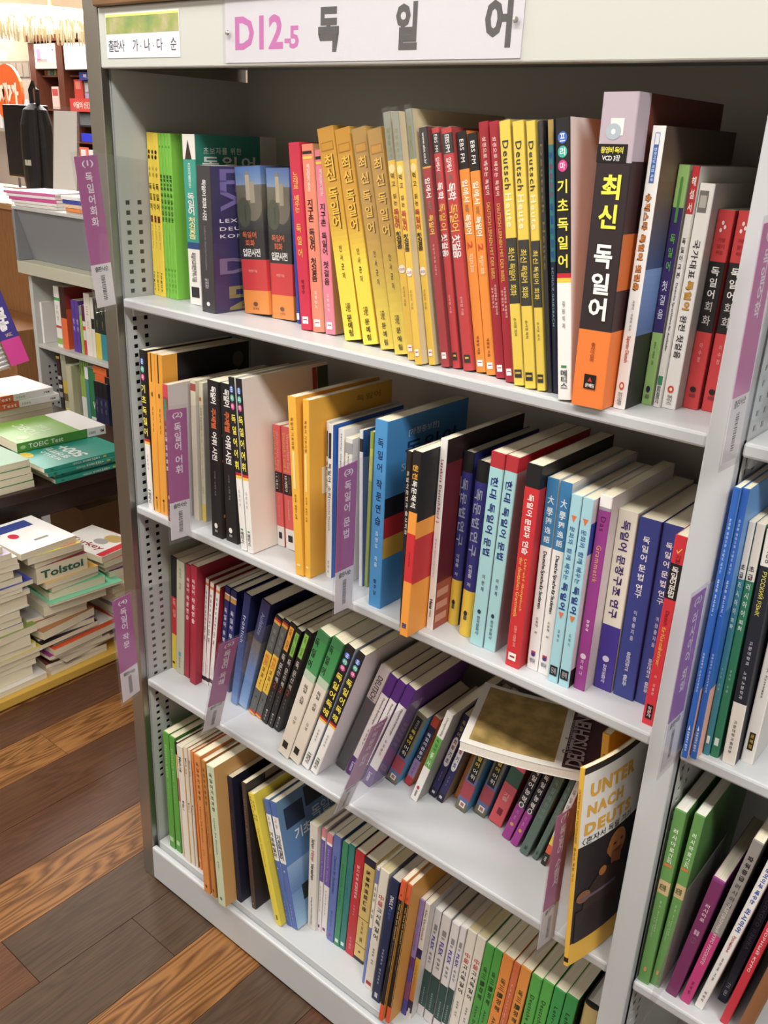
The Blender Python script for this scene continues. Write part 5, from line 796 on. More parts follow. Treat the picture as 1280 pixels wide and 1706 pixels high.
blade(-.0104, ZS3, (-.0581, .6451), (-.0180, .6496), (-.0126, .4457), (-.0515, .4365), ['(4)', '독일어', '작문'], 'purple sign numbered (4) hanging over the left post at the third shelf')
blade(.1955, ZS3, (-.0493, .2087), (-.0065, .2055), (-.0045, .0021), (-.0442, .0095), ['(5)', '독일어', '독해'], 'purple sign numbered (5) leaning before the grey and yellow books', 16, .08)
blade(.4815, ZS3, (-.0440, .2087), (-.0060, .2055), (-.0045, .0021), (-.0420, .0095), ['(6)', '독일어', '단어'], 'purple sign (6) seen almost edge-on before small leaning books', 19.3, .075)
blade(.8300, ZS3, (-.0520, .6863), (-.0090, .6753), (-.0060, .4657), (-.0530, .4800), ['(7)', '독일어', '수험서'], 'purple sign numbered (7) beside the pulled-out yellow travel book', 0, .06)
blade(.9345, ZS1, (-.0678, 1.3344), (-.0265, 1.339), (-.0125, 1.1275), (-.0575, 1.1297), ['(1)', '독일어학'], 'pink sign on the divider post by the top shelf', 0, .06, 'd070b0')
blade(.9345, ZS2, (-.0646, 1.0078), (-.0260, 1.0057), (-.0180, .8009), (-.0600, .8034), ['(2)', '러시아어', '회화'], 'violet sign on the divider post by tall blue books', 0, .06, 'a456b4')
bl = empty('shelf_sign', (.9665, 0, ZS3 + .0008)); bl.rotation_euler = (0, math.radians(4.2), 0); tag(bl, 'bare clear divider sheet among the leaning books in the lower right bay', 'sign', 'purple blade signs on the shelves')
b = MB(); b.box(-.0004, .0004, -.045, .08, .002, .205, CLEAR); b.build('clear_sheet', bl)

# the paperback lying across the short books
def sag_book():
    r = empty('book', (.650, .017, .6385)); r.rotation_euler = (0, 0, math.radians(21)); tag(r, 'large paperback lying flat over the short leaning books, sandy photo cover', 'book', GRP['c'])
    W_, D_, T_ = .198, .150, .0135; n = 14
    def z(a): return .006 * (2 * a - 1) ** 2 + .0008
    def strip(name, a0, a1, y0, y1, zl, zh, m):
        bb = MB()
        for i in range(n):
            p0 = a0 + (a1 - a0) * i / n; p1 = a0 + (a1 - a0) * (i + 1) / n
            bb.hexa([(p0 * W_, y0, z(p0) + zl), (p1 * W_, y0, z(p1) + zl), (p1 * W_, y1, z(p1) + zl), (p0 * W_, y1, z(p0) + zl), (p0 * W_, y0, z(p0) + zh), (p1 * W_, y0, z(p1) + zh), (p1 * W_, y1, z(p1) + zh), (p0 * W_, y1, z(p0) + zh)], m)
        return bb.build(name, r)
    strip('back_cover', 0, 1, 0, D_, 0, .0006, mat('e6e2da', .5))
    strip('pages', .004, .996, .0006, D_ - .0006, .0007, T_ - .0007, PAGE['white'])
    strip('front_cover', 0, 1, 0, D_, T_ - .0006, T_, mat('e4e1da', .45))
    m = bpy.data.materials.new('sand_photo'); m.use_nodes = True; n_, l_ = nodes(m); b0 = n_['Principled BSDF']
    g = n_.new('ShaderNodeTexCoord'); nz = n_.new('ShaderNodeTexNoise'); nz.inputs['Scale'].default_value = 45; nz.inputs['Detail'].default_value = 6; cr = n_.new('ShaderNodeValToRGB')
    cr.color_ramp.elements[0].position = .35; cr.color_ramp.elements[0].color = lin('8a7444'); cr.color_ramp.elements[1].position = .65; cr.color_ramp.elements[1].color = lin('b59a62')
    l_.new(g.outputs['Object'], nz.inputs['Vector']); l_.new(nz.outputs['Fac'], cr.inputs[0]); l_.new(cr.outputs[0], b0.inputs['Base Color']); b0.inputs['Roughness'].default_value = .4
    strip('cover_photo', .05, .62, .010, D_ - .008, T_, T_ + .0002, m)
    strip('cover_panel', .67, .995, .004, D_ - .002, T_, T_ + .0002, mat('4a2832', .45))
    for s_, a0, y0, y1, hx, bo in (('DEUTSCH EINS', .80, .006, .13, 'a89aa0', .02), ('Studenten', .72, .03, .11, '8a7a84', .01)):
        text('cover_title', s_, 'h', hx, plane_M((a0 * W_, y0, z(a0 + .05) + T_ + .0012), (0, y1 - y0, 0), (-.022 if bo > .01 else -.014, 0, 0)), r, bo)
sag_book()
GL = empty('book', (.8450, .045, ZS3 + .0012)); tag(GL, 'yellow-backed book standing behind the pulled-out travel book', 'book', GRP['c'])
GL.rotation_euler = (0, math.radians(-3.5), 0)
make_book(GL, .0095, .278, .17, 'e0a828', (), [('독일 여행', .1, .4, .3, .7, '6a4a10', 'v')], page='cream')

# ------------------------------------------------------------------ left of the bookcase: platform, piles, table
plat = empty('platform', (-.745, -.45, 0)); tag(plat, 'low yellow platform carrying the book piles beside the aisle', 'platform')
b = MB(); b.box(-.262, 0, 0, 1.35, .004, .030, mat('d8ac34', .5)); o = b.build('deck', plat, .003)
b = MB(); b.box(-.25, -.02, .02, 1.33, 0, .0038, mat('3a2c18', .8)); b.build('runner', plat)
LYN = Matrix(((0, 0, 0), (0, 0, 0), (0, 0, 0)))
def lying(label, x, y, z, w_, l_, t, yaw, side, base, group, cat='book', **kw):
    """book lying flat; its visible long edge runs along y at x (towards +x); side: 'spine' or 'pages' faces the aisle"""
    r = empty('book'); tag(r, label, 'book', group)
    if side == 'spine': M = Matrix(((0, -1, 0), (0, 0, -1), (1, 0, 0))); org = Vector((x, y + l_, z))
    else: M = Matrix(((0, 1, 0), (0, 0, 1), (1, 0, 0))); org = Vector((x - w_, y, z))
    c = Vector((x - w_ / 2, y + l_ / 2, z)); Rz = Matrix.Rotation(math.radians(yaw), 3, 'Z')
    org = c + Rz @ (org - c)
    r.matrix_world = Matrix.Translation(org) @ (Rz @ M).to_4x4()
    make_book(r, t, l_, w_, base, **kw); return r
PG1 = 'pile of books nearest the left picture edge'; PG2 = 'middle pile of books on the yellow platform'; PG3 = 'pile of books next to the steel post'
# middle pile, bottom to top: (thickness, y0, y1, x, yaw, side, cover, label, extras)
def pile(items, z, group):
    for (t, y0, y1, x, yaw, side, base, label, kw) in items:
        lying(label, x, y0, z + .0004, kw.pop('w', .16), y1 - y0, t, yaw, side, base, group, **kw); z += t + .0006
    return z
pile([
 (.012, .225, .40, -.765, 2, 'pages', 'c9b8a8', 'thin pinkish grey paperback at the very bottom of the middle pile', {}),
 (.010, .235, .41, -.775, -6, 'pages', '7a3f34', 'brown covered paperback second from the bottom of the middle pile', {}),
 (.010, .26, .43, -.77, 8, 'pages', 'cdbfae', 'grey paperback twisted outward low in the middle pile', {}),
 (.011, .245, .42, -.772, -3, 'pages', 'd8cfc2', 'pale paperback below the purple striped one in the middle pile', {}),
 (.010, .225, .39, -.768, 3, 'pages', '9a2f86', 'white paperback with a purple cover patch low in the middle pile', {}),
 (.018, .235, .455, -.765, 4, 'pages', 'e2541c', 'large orange comic-style book in the middle pile', {'w': .20, 'patches': [(.1, .9, .06, .94, 'e9e6e4'), (.12, .5, .1, .9, '8a8a8e')]}),
 (.008, .22, .40, -.79, -4, 'pages', 'd8aeb0', 'pale pink booklet on the orange comic-style book', {}),
 (.012, .21, .385, -.775, 3, 'pages', '2a2022', 'grey-edged paperback with a black cover line in the middle pile', {}),
 (.015, .225, .385, -.785, -5, 'pages', '6a2f6a', 'magenta and black magazine-like book in the middle pile', {'patches': [(.55, .95, .05, .95, 'b03a94'), (.1, .5, .2, .8, 'b8a888')]}),
 (.022, .205, .375, -.775, 9, 'pages', 'b0743c', 'brown-orange thick paperback in the middle pile', {}),
 (.020, .195, .365, -.79, 2, 'pages', 'a06a3a', 'tan-brown thick paperback above the brown-orange one', {}),
 (.012, .20, .37, -.79, -4, 'pages', 'b9b8b8', 'grey thin paperback above the brown ones in the middle pile', {}),
 (.028, .24, .42, -.775, -3, 'pages', 'cfc6ae', 'thick cream paperback under the open mint-green book', {}),
 (.006, .255, .465, -.76, -4, 'pages', '6fd0a4', 'broad mint-green cover sheet jutting out under the mint-green book', {'w': .19}),
 (.022, .265, .425, -.78, -5, 'pages', '62c898', 'mint-green book with black boxed characters in the middle pile', {'ftexts': [('圖', .55, .85, .25, .42, '20402f', 'v', .02), ('圖', .55, .85, .5, .67, '20402f', 'v', .02)]}),
 (.014, .262, .405, -.785, 3, 'pages', 'e0b23a', 'lower of two yellow-edged paperbacks on the mint-green book', {}),
 (.016, .25, .405, -.782, 0, 'pages', 'e5b742', 'upper of two yellow-edged paperbacks on the mint-green book', {}),
 ], .0305, PG2)
zz = .0305 + sum(t + .0006 for t in (.012,.010,.010,.011,.010,.018,.008,.012,.015,.022,.020,.012,.028,.006,.022,.014,.016))
r = lying('very thick book with large green letters stamped on its page edge', -.788, .235, zz + .0004, .15, .145, .046, -2, 'pages', 'a8343c', PG2)
text('edge_lettering', 'Tolstoi', 'h', '2a6a5a', plane_M((.012, .15 + .0004, .012), (0, 0, .12), (.022, 0, 0)), r, .03)
zz += .0466
pile([
 (.016, .225, .375, -.795, 4, 'pages', 'b8b0a0', 'plain pale paperback below the yellow medical book', {}),
 (.019, .215, .365, -.785, -2, 'pages', 'e8dc2a', 'yellow book with an orange patch and a pen drawing', {'ftexts': [('#', .5, .98, .08, .38, 'e88a6a', 'h'), ('@', .6, .95, .42, .75, 'c8d4ea', 'h'), ('#', .65, .72, .3, .8, '55504a', 'h')]}),
 (.017, .190, .350, -.79, 3, 'pages', 'f0efee', 'white topped book with a red oval and blue banner, crowning the middle pile', {'w': .20, 'ftexts': [('#', .08, .3, .2, .85, '33448e', 'h'), ('@', .38, .55, .62, .78, 'd02848', 'h'), ('#', .72, .77, .3, .55, '8a8478', 'h')]}),
 ], zz, PG2)
pile([
 (.016, -.06, .215, -.760, 1, 'pages', 'e6e2da', 'white book with a coloured strip at the foot of the left pile', {'ftexts': [('#', .8, .98, .90, .99, 'b0303c', 'h'), ('#', .88, .98, .5, .7, 'd8b050', 'h')]}),
 (.030, -.08, .185, -.775, 2, 'pages', 'cfc8b4', 'thick cream book second from the bottom of the left pile', {}),
 (.016, -.05, .20, -.78, -2, 'pages', 'b8b2a8', 'grey paperback third from the bottom of the left pile', {}),
 (.018, -.06, .21, -.775, 1, 'pages', '8a8a80', 'grey-green covered paperback low in the left pile', {}),
 (.010, -.05, .215, -.77, 0, 'pages', 'dcc838', 'yellow covered paperback in the left pile', {}),
 (.016, -.05, .20, -.772, 2, 'pages', 'd9c834', 'cream-edged yellow-green paperback in the left pile', {}),
 (.030, -.08, .19, -.775, -2, 'pages', '8aa04a', 'olive-green bent paperback in the left pile', {}),
 (.020, -.06, .205, -.765, 4, 'pages', '88a03c', 'moss-green paperback jutting right out of the left pile', {}),
 (.017, -.06, .175, -.775, 0, 'pages', '3a3f9e', 'lowest of three blue covered paperbacks in the left pile', {}),
 (.017, -.06, .172, -.775, 1, 'pages', '3a3f9e', 'middle one of three blue covered paperbacks in the left pile', {}),
 (.019, -.06, .170, -.775, 0, 'pages', '232452', 'dark navy topmost one of three blue covered paperbacks', {}),
 (.036, -.07, .195, -.772, 2, 'pages', 'c8c2ac', 'thick pale hardcover with rounded edges in the left pile', {'hard': True}),
 (.012, -.06, .20, -.77, 1, 'pages', 'e4e0da', 'white slab-like book over the pale hardcover, left pile', {}),
 (.010, -.06, .185, -.775, -3, 'pages', 'cfc8c8', 'pinkish paperback with grey sheets in the left pile', {}),
 (.012, -.06, .21, -.768, 2, 'pages', '3a44a0', 'indigo covered paperback in the upper left pile', {}),
 (.016, -.07, .19, -.78, -2, 'pages', '8a8478', 'taupe paperback in the upper left pile', {}),
 (.020, -.07, .165, -.775, 3, 'pages', '4a4038', 'dark brown covered paperback in the upper left pile', {}),
 (.014, -.06, .19, -.785, -4, 'pages', 'e2d8d0', 'peach-edged white paperback near the top of the left pile', {}),
 (.018, -.07, .18, -.775, 2, 'pages', 'e9e8ea', 'white pocket book near the top of the left pile', {}),
 (.014, -.07, .17, -.78, -1, 'pages', 'b8a8c4', 'lilac covered book near the top of the left pile', {}),
 (.016, -.09, .15, -.785, 3, 'pages', 'c9a0a8', 'dusty pink topmost book of the left pile', {}),
 ], .0305, PG1)
pile([
 (.030, .47, .60, -.775, 0, 'spine', 'c8202a', 'red box-like book low beside the steel post', {}),
 (.020, .46, .64, -.80, 3, 'pages', '5a3a34', 'dark brown paperback above the red box-like book', {}),
 (.030, .455, .63, -.795, -3, 'pages', '4a3a44', 'thick dark covered book low in the pile by the post', {}),
 (.022, .45, .62, -.80, 2, 'pages', 'c8c4c8', 'pale lilac box-like book in the pile by the post', {}),
 (.018, .48, .63, -.785, 0, 'pages', 'd04a2c', 'white-edged book with a red spine in the pile by the post', {}),
 (.016, .44, .64, -.79, 5, 'pages', 'c4bcae', 'first bent grey paperback of the pile by the post', {}),
 (.018, .435, .64, -.79, 8, 'pages', 'cdc4b4', 'second bent cream paperback of the pile by the post', {}),
 (.020, .43, .64, -.785, 6, 'pages', 'd8d0c0', 'thick bent cream paperback under the white-edged ones', {}),
 (.018, .435, .63, -.79, 2, 'pages', 'e8e4de', 'white paperback under the purple topped book', {}),
 (.022, .45, .64, -.785, -4, 'pages', '7f2a8a', 'white-edged book with a plain purple cover in the pile by the post', {}),
 (.018, .43, .58, -.80, 3, 'pages', 'd8c0c0', 'pinkish paperback under the travel guides', {}),
 (.017, .42, .57, -.79, 4, 'pages', 'd8303c', 'lower travel guide with a red edge in the pile by the post', {}),
 ], .0305, PG3)
z3 = .0305 + sum(t + .0006 for t in (.03,.02,.03,.022,.018,.016,.018,.02,.018,.022,.018,.017))
lying('white travel guide with a red band, topmost in the pile by the post', -.792, .405, z3 + .0004, .19, .135, .018, 8, 'pages', 'f0eeea', PG3, ftexts=[('#', .86, .99, .02, .98, 'd8303c', 'h'), ('Turkey', .12, .80, .62, .84, 'a02038', 'h', .01), ('@', .50, .82, .08, .40, 'c8a860', 'h'), ('@', .45, .7, .36, .6, 'a9a6a6', 'h')])

table = empty('display_table', (-1.46, .33, 0)); tag(table, 'low dark wooden display table behind the book piles', 'table')
def tp(x0, x1, y0, y1, z0, z1, name, m=TABLEW, bev=.003):
    bb = MB(); bb.box(x0 + 1.46, x1 + 1.46, y0 - .33, y1 - .33, z0, z1, m); bb.build(name, table, bev)
tp(-1.92, -1.01, -.20, .86, .420, .450, 'table_top'); tp(-1.90, -1.03, -.18, .84, .355, .4195, 'apron')
for x in (-1.90, -1.09):
    for y in (-.18, .78): tp(x, x + .06, y, y + .06, 0, .3545, 'leg')
bx = empty('carton', (-1.33, .735, 0)); tag(bx, 'plain brown carton on the floor behind the table leg', 'box')
b = MB(); b.box(-.10, .10, -.09, .10, 0, .24, mat('a57a52', .8)); b.build('body', bx, .002)
b = MB(); b.box(-.10, -.001, -.092, .10, .2405, .2435, mat('b0865c', .8)); b.box(.001, .10, -.092, .10, .2405, .2435, mat('b0865c', .8)); b.build('flaps', bx)

TG = 'textbooks laid on the dark table'
z = .4505
TEAL = '14a08e'
for i, nm in enumerate(['lowest', 'second', 'third', 'topmost']):
    dx = (.0, -.012, .004, .0)[i]
    lying(f'{nm} teal textbook of the stack on the dark table', -1.005 + dx, .405 + (.03, .035, .01, 0)[i], z, .20, .265, .0125, (0, 1, -1, 0)[i], 'spine', TEAL, TG, texts=[('비즈니스 영어패턴', .33, .55, .25, .75, 'dff4ee', 'r', .02), ('500+', .56, .66, .2, .8, 'f0faf6', 'r', .02), ('#', .70, .74, .3, .7, 'd8d060', 'h'), ('@', .06, .1, .25, .75, '0c7a6c', 'h')], front=TEAL,
          ftexts=[('500+', .14, .72, .44, .60, 'e4f4f0', 'h', .03), ('영어패턴', .20, .76, .33, .42, 'dff0ec', 'h', .03), ('비즈니스', .20, .70, .24, .31, 'dff0ec', 'h', .03), ('@', .55, .80, .03, .16, 'e4c83a', 'h')] if i == 3 else ())
    z += .0131
lying('green and white exam book crossing the teal stack', -1.165, .425, z + .0004, .21, .285, .028, -2, 'spine', '4a9a2e', TG, bands=[(.78, 1, 'f0eff0')], texts=[('TOEIC Test', .12, .50, .25, .75, 'eef6ea', 'r', .02), ('@', .03, .09, .3, .7, 'a8d090', 'h'), ('1000', .80, .88, .3, .6, '8a8a8c', 'r'), ('YBM', .93, .98, .3, .6, '2a2a2e', 'r', .02)], front='7ab23a', patches=[(0, 1, .70, 1, 'f2f1f2')], ftexts=[('TOEIC', .2, .8, .24, .36, 'c8e0b0', 'h', .02), ('Test', .25, .6, .40, .5, 'b8d8a0', 'h', .02), ('@', .1, .3, .08, .2, 'b8d8a0', 'h')])
for i, nm in enumerate(['lowest', 'second', 'third', 'topmost']):
    lying(f'{nm} dark green textbook left of the teal stack', -1.03 - .004 * i, .14, .4505 + i * .0192, .18, .245, .0185, (0, 1, -1, 0)[i], 'pages', '2f7a3a', TG)
for i, (nm, dy) in enumerate((('lower', .02), ('upper', 0))):
    lying(f'{nm} orange and white exam book at the table back', -1.42, .42 + dy, .5545 + i * .0227, .20, .275, .022, (-1, 1)[i], 'spine', 'e2602c', TG, bands=[(.5, 1, 'ece8ea')], texts=[('Test', .3, .47, .25, .75, 'f6e4dc', 'r', .02), ('1000', .54, .64, .3, .6, '8a8a8c', 'r'), ('YBM', .88, .95, .3, .6, '2a2a2e', 'r', .02)], front='e8703c', patches=[(0, 1, .45, 1, 'f2f1f2')])
for i in range(5):
    lying(f'{["lowest","second","middle","fourth","topmost"][i]} white textbook beneath the orange exam books', -1.425, .43, .4505 + i * .0207, .20, .26, .0200, (0, 1, -1, 1, 0)[i], 'pages', 'cfcac8', TG)


# vocabulary books tilted on a small rack that stands on the table, at the left picture edge
def frame(org, n, up2d):
    """local frame: -y towards the viewer direction n, z along the tilted book height"""
    rgt = Vector((.768, .640, 0)); zl = (rgt * up2d[0] + Vector((0, 0, 1)) * up2d[1]).normalized()
    yl = -(n - zl * n.dot(zl)).normalized(); xl = yl.cross(zl)
    return Matrix(((xl.x, yl.x, zl.x, org[0]), (xl.y, yl.y, zl.y, org[1]), (xl.z, yl.z, zl.z, org[2]), (0, 0, 0, 1)))
nv = Vector((.87, -.46, .22)).normalized()
VM = frame((-.95, .3647, .8196), nv, (-.30, .954))
r = empty('book'); r.matrix_world = VM @ Matrix.Translation((-.046, 0, 0)); tag(r, 'thick violet and magenta vocabulary book tilted at the left picture edge', 'book')
make_book(r, .046, .285, .17, '3a2f92', [(.77, 1, 'd8349a'), (0, .02, 'cfe4e0'), (.08, .17, 'd8b83a')], [('VOCA', .20, .47, .22, .76, 'f4f2f6', 'r', .05), ('Bible', .50, .70, .22, .76, 'f4f2f6', 'r', .05), ('BASIC', .72, .75, .35, .7, 'c8a890', 'h')], page='white')
r2 = empty('book'); r2.matrix_world = VM @ Matrix.Translation((-.0885, .004, -.004)); tag(r2, 'ring-bound white vocabulary book left of the violet one', 'book')
b = MB(); b.box(0, .036, .012, .17, 0, .27, PAGE['white']); b.build('pages', r2)
b = MB(); b.box(-.0012, 0, .010, .172, -.002, .272, mat('3a2a58', .4)); b.box(.036, .0372, .010, .172, -.002, .272, mat('e4e4e6', .4)); b.build('cover', r2)
for k in range(24):
    b = MB(); zc = .008 + k * .0111
    b.tube([(.018 + .0195 * math.cos(a), .012 - .016 * math.sin(a), zc + .002 * a / 3.14) for a in [math.pi * q / 10 for q in range(11)]], .0032, mat('dfe2e4', .35), 6)
    b.build('ring', r2)
rk = empty('book_rack', (-1.42, .10, .4505)); tag(rk, 'small grey wire rack on the dark table holding the tilted vocabulary books', 'rack')
grey = mat('8d8f92', .35, .5)
b = MB(); b.box(-.08, .08, -.08, .06, 0, .008, grey); b.build('foot', rk, .002)
b = MB(); b.tube([(0, 0, .008), (0, 0, .30), (.06, .06, .42), (.26, .19, .48)], .006, grey, 8); b.build('arm', rk)
b = MB(); b.hexa([(VM @ Vector(q)) - Vector((-1.42, .10, .4505)) for q in ((-.10, .181, .05), (-.005, .181, .05), (-.005, .185, .05), (-.10, .185, .05), (-.10, .181, .20), (-.005, .181, .20), (-.005, .185, .20), (-.10, .185, .20))], grey); b.build('back_plate', rk)

# ------------------------------------------------------------------ grey steel unit in the middle distance
UY = 1.0
unit = empty('low_bookcase', (-2.04, UY, 0)); tag(unit, 'low grey steel bookcase with a display trough, standing beyond the dark table', 'bookcase')
USH = painted('unit_paint', 'c3c5c2', .45); UDK = painted('unit_dark_paint', '84868a', .5); UCR = painted('unit_fascia_paint', 'bdbcaa', .5)
def up(x0, x1, y0, y1, z0, z1, name, m=USH, bev=.002):
    bb = MB(); bb.box(x0, x1, y0, y1, z0, z1, m); return bb.build(name, unit, bev)
up(0, .022, 0, .34, 0, .86, 'end_panel'); up(1.18, 1.20, 0, .34, 0, .86, 'end_panel')
up(.023, 1.179, .33, .34, 0, .86, 'back_panel', UDK)
for z in (.598, .325, .07): up(.023, 1.179, 0, .329, z - .014, z, 'shelf')
up(.0, 1.20, -.015, .02, 0, .055, 'kick_board')
up(-.015, 1.215, -.03, .34, .8605, .905, 'fascia', UCR)
up(-.015, .0, -.03, .34, .9055, 1.085, 'trough_end', UDK); up(1.20, 1.215, -.03, .34, .9055, 1.085, 'trough_end', UDK)
b = MB(); b.hexa([(.0005, .03, .906), (1.1995, .03, .906), (1.1995, .05, .906), (.0005, .05, .906), (.0005, -.02, 1.085), (1.1995, -.02, 1.085), (1.1995, .0, 1.085), (.0005, .0, 1.085)], UDK); b.build('sloping_panel', unit)
up(-.015, 1.215, -.03, .34, 1.0855, 1.098, 'top_rim', USH)
b = MB()
for k in range(9):
    for q in (.035, .06): b.box(.0221, .0228, q, q + .007, .50 - k * .025, .508 - k * .025, mat('2b2b2d', .8))
b.build('slots', unit)
UG1 = 'books on the upper shelf of the low bookcase'; UG2 = 'books on the lower shelf of the low bookcase'
def ub(label, x, z, t, h, base, grp, lean=0, dy=.03, d=.15, **kw):
    rr = empty('book', (-2.04 + x, UY + dy, z + .0006 + max(0, t * math.sin(math.radians(lean)))))
    rr.rotation_euler = (0, math.radians(lean), 0); tag(rr, label, 'book', grp); make_book(rr, t, h, d, base, **kw); return rr
ub('brown book with olive lettering at the low bookcase upper left', .03, .598, .075, .215, '6f6156', UG1, dy=.12, texts=[('알피', .1, .7, .5, .8, 'a8a030', 'v', .03)])
ub('large plain white box file on the low bookcase', .024, .598, .014, .155, 'e9e4e2', UG1, dy=.02, front='e4deda')
ub('white book with green and red print on the low bookcase', .112, .598, .034, .225, 'e6e6e2', UG1, bands=[(.18, .23, '3fa04a'), (.64, .68, 'c83a34'), (.85, .95, '8ab84a')], texts=[('단어장', .3, .55, .25, .7, 'a0a4a4', 'v')])
ub('orange book with a brown upper panel on the low bookcase', .150, .598, .036, .228, 'ef6a2a', UG1, bands=[(0, .5, '43241e')], front='e2582a', fbands=[(0, .35, 'a8322c')], patches=[(.2, .5, .78, .92, 'd8d4dc')])
for i in range(2): ub(f'{["left","right"][i]} purple book of the pair on the low bookcase', .222 + i * .023, .598, .0215, .19, '5a3a9e', UG1, texts=[('영어', .35, .6, .3, .7, 'c8b8e4', 'v', .02)])
ub('lime-green and grey thin book on the low bookcase', .270, .598, .016, .175, '9ab83a', UG1, bands=[(0, .2, '8a8a88')])
ub('maroon and white thin book on the low bookcase', .288, .598, .016, .18, 'd8d4d0', UG1, bands=[(0, .32, '5a1a4a'), (.42, .5, 'd83a34'), (.7, 1, 'd02838')])
ub('white taller book with reddish print on the low bookcase', .306, .598, .036, .225, 'e2dcd2', UG1, texts=[('토익', .2, .6, .3, .7, 'd0a898', 'v', .02)])
ub('pale thin book behind a black notch on the low bookcase', .344, .598, .018, .215, 'dedccc', UG1, bands=[(.35, .52, '1f1f20')])
for i, c_ in enumerate(['d8c02e', '1f8a9a', 'c8642a', '8fc23a']):
    ub(f'black topped book with a {["yellow","teal","rust","green"][i]} foot on the low bookcase', .364 + (0, .034, .068, .084)[i], .598, (.033, .033, .015, .022)[i], .212, c_, UG1, bands=[(0, .56, '232b28')], texts=[('숙어', .1, .5, .4, .6, '8a8a50', 'v')])
ub('orange and blue book at the right end of what shows of the upper shelf', .474, .598, .030, .225, 'e8941c', UG1, bands=[(0, .08, 'e8941c'), (.08, .48, '2a6ac0')])
ub('white box file farther right on the upper shelf of the low bookcase', .506, .598, .05, .21, 'd4d2cc', UG1)
ub('black, red and white striped book on the low bookcase lower shelf', .095, .325, .022, .245, '2a2022', UG2, lean=-2, bands=[(0, .05, '17161a'), (.05, .09, 'd8a82a'), (.1, .36, '3a1c22'), (.36, .42, 'a8a8a8'), (.42, .5, '2a2a2c'), (.5, .56, 'c0c0c0'), (.62, .7, '8a8a8a'), (.7, 1, '232426')])
ub('grey and yellow patterned book on the low bookcase lower shelf', .125, .325, .034, .248, 'a8a690', UG2, lean=-2, bands=[(.42, .72, 'c8a82a'), (.62, .74, '6a5a34'), (.85, 1, 'c8c430')])
ub('plain beige round book on the low bookcase lower shelf', .165, .325, .036, .215, 'bdb898', UG2, hard=True, dy=.02)
for i in range(4): ub(f'{["leftmost","second from left","third from left","rightmost"][i]} of four green and white books on the low bookcase', .212 + i * .0148, .325, .0142, .255, 'dcdcd4', UG2, dy=.05, bands=[(0, .62, '7fb04a', '8fae38')], texts=[('#', .05, .3, .4, .6, '20301c', 'h')])
ub('white topped blue-green book on the low bookcase lower shelf', .274, .325, .022, .225, '4a8a8a', UG2, bands=[(0, .2, 'e4e4e2'), (.9, 1, 'dcdcd8')])
ub('forest-green book with a white foot on the low bookcase', .299, .325, .044, .225, '1d7a4a', UG2, bands=[(.82, 1, 'e0e0dc')], texts=[('V', .55, .68, .4, .75, 'e8ece8', 'h', .03)])
for i in range(3): ub(f'{["left","middle","right"][i]} of three navy books under the orange ones', .352 + i * .0275, .325, .0265, .190, '23284e', UG2, dy=.015, bands=[(0, .3, '17171c')], texts=[('세트', .35, .6, .35, .65, '8a7a6a', 'v'), (str(i + 1), .8, .86, .4, .6, 'd0d4e4', 'h', .02)])
ub('black book with a yellow foot on the low bookcase lower shelf', .448, .325, .034, .20, '232329', UG2, bands=[(.76, 1, 'e2d22a')], texts=[('영단어', .1, .6, .35, .65, '6a6a6a', 'v')])
ub('green book next to the yellow-footed one on the low bookcase', .484, .325, .03, .20, '7ab83a', UG2, bands=[(0, .6, '3a2a24')])
def flat_on(label, x, y, z, w_, l_, t, base, grp, yaw=0, **kw):
    rr = empty('book'); tag(rr, label, 'book', grp)
    M = Matrix(((0, 0, -1), (0, 1, 0), (1, 0, 0)))
    rr.matrix_world = Matrix.Translation((x, y, z)) @ (Matrix.Rotation(math.radians(yaw), 3, 'Z') @ M).to_4x4()
    make_book(rr, t, l_, w_, base, **kw)
zt = .325 + .1908
flat_on('lower orange and black book lying on the navy books', -1.56, UY + .018, zt + .0012, .13, .12, .025, 'e2641e', UG2, bands=[(.5, 1, '1c1b1d')])
flat_on('upper orange and black book lying on the navy books', -1.545, UY + .022, zt + .0272, .13, .15, .026, 'e86c22', UG2, bands=[(.55, 1, '1c1b1d')])
# things on the steel unit
TB = 'booklets lying on the low bookcase'
zt = 1.0982
for i, (c_, lb) in enumerate((('d8d4d0', 'grey-white booklet pile base on the low bookcase'), ('e4dcdc', 'second white booklet on the low bookcase'), ('d24a9a', 'pink covered booklet on the low bookcase'), ('e8e0e4', 'pale booklet above the pink one on the low bookcase'), ('d860a4', 'rose topmost booklet on the low bookcase'))):
    flat_on(lb, -1.80 - .01 * i, UY + .00 + .004 * i, zt + .0004, .20, .24, .0095, c_, TB, 6 + 2 * i, page='white'); zt += .0103
zt = 1.0982
for i, (c_, lb) in enumerate((('e88a3a', 'orange lowest booklet of the right pile on the low bookcase'), ('e9c8a8', 'peach booklet of the right pile on the low bookcase'), ('3a4ab0', 'blue edged booklet of the right pile on the low bookcase'), ('f2f1f2', 'white topmost booklet of the right pile on the low bookcase'))):
    flat_on(lb, -1.52, UY - .005 + .004 * i, zt + .0004, .22, .25, .0125, c_, TB, -4 + 2 * i, page='white'); zt += .0133
hold = empty('leaflet_holder', (-2.875, 1.60, 1.0155)); tag(hold, 'clear upright leaflet holder with a white sheet on the counter corner', 'holder')
hold.scale = (1.12, 1.12, 1.2)
b = MB(); b.box(0, .19, 0, .04, 0, .004, CLEAR); b.hexa([(0, .03, .004), (.19, .03, .004), (.19, .033, .004), (0, .033, .004), (-.01, .075, .36), (.18, .075, .36), (.18, .078, .36), (-.01, .078, .36)], CLEAR); b.build('stand', hold)
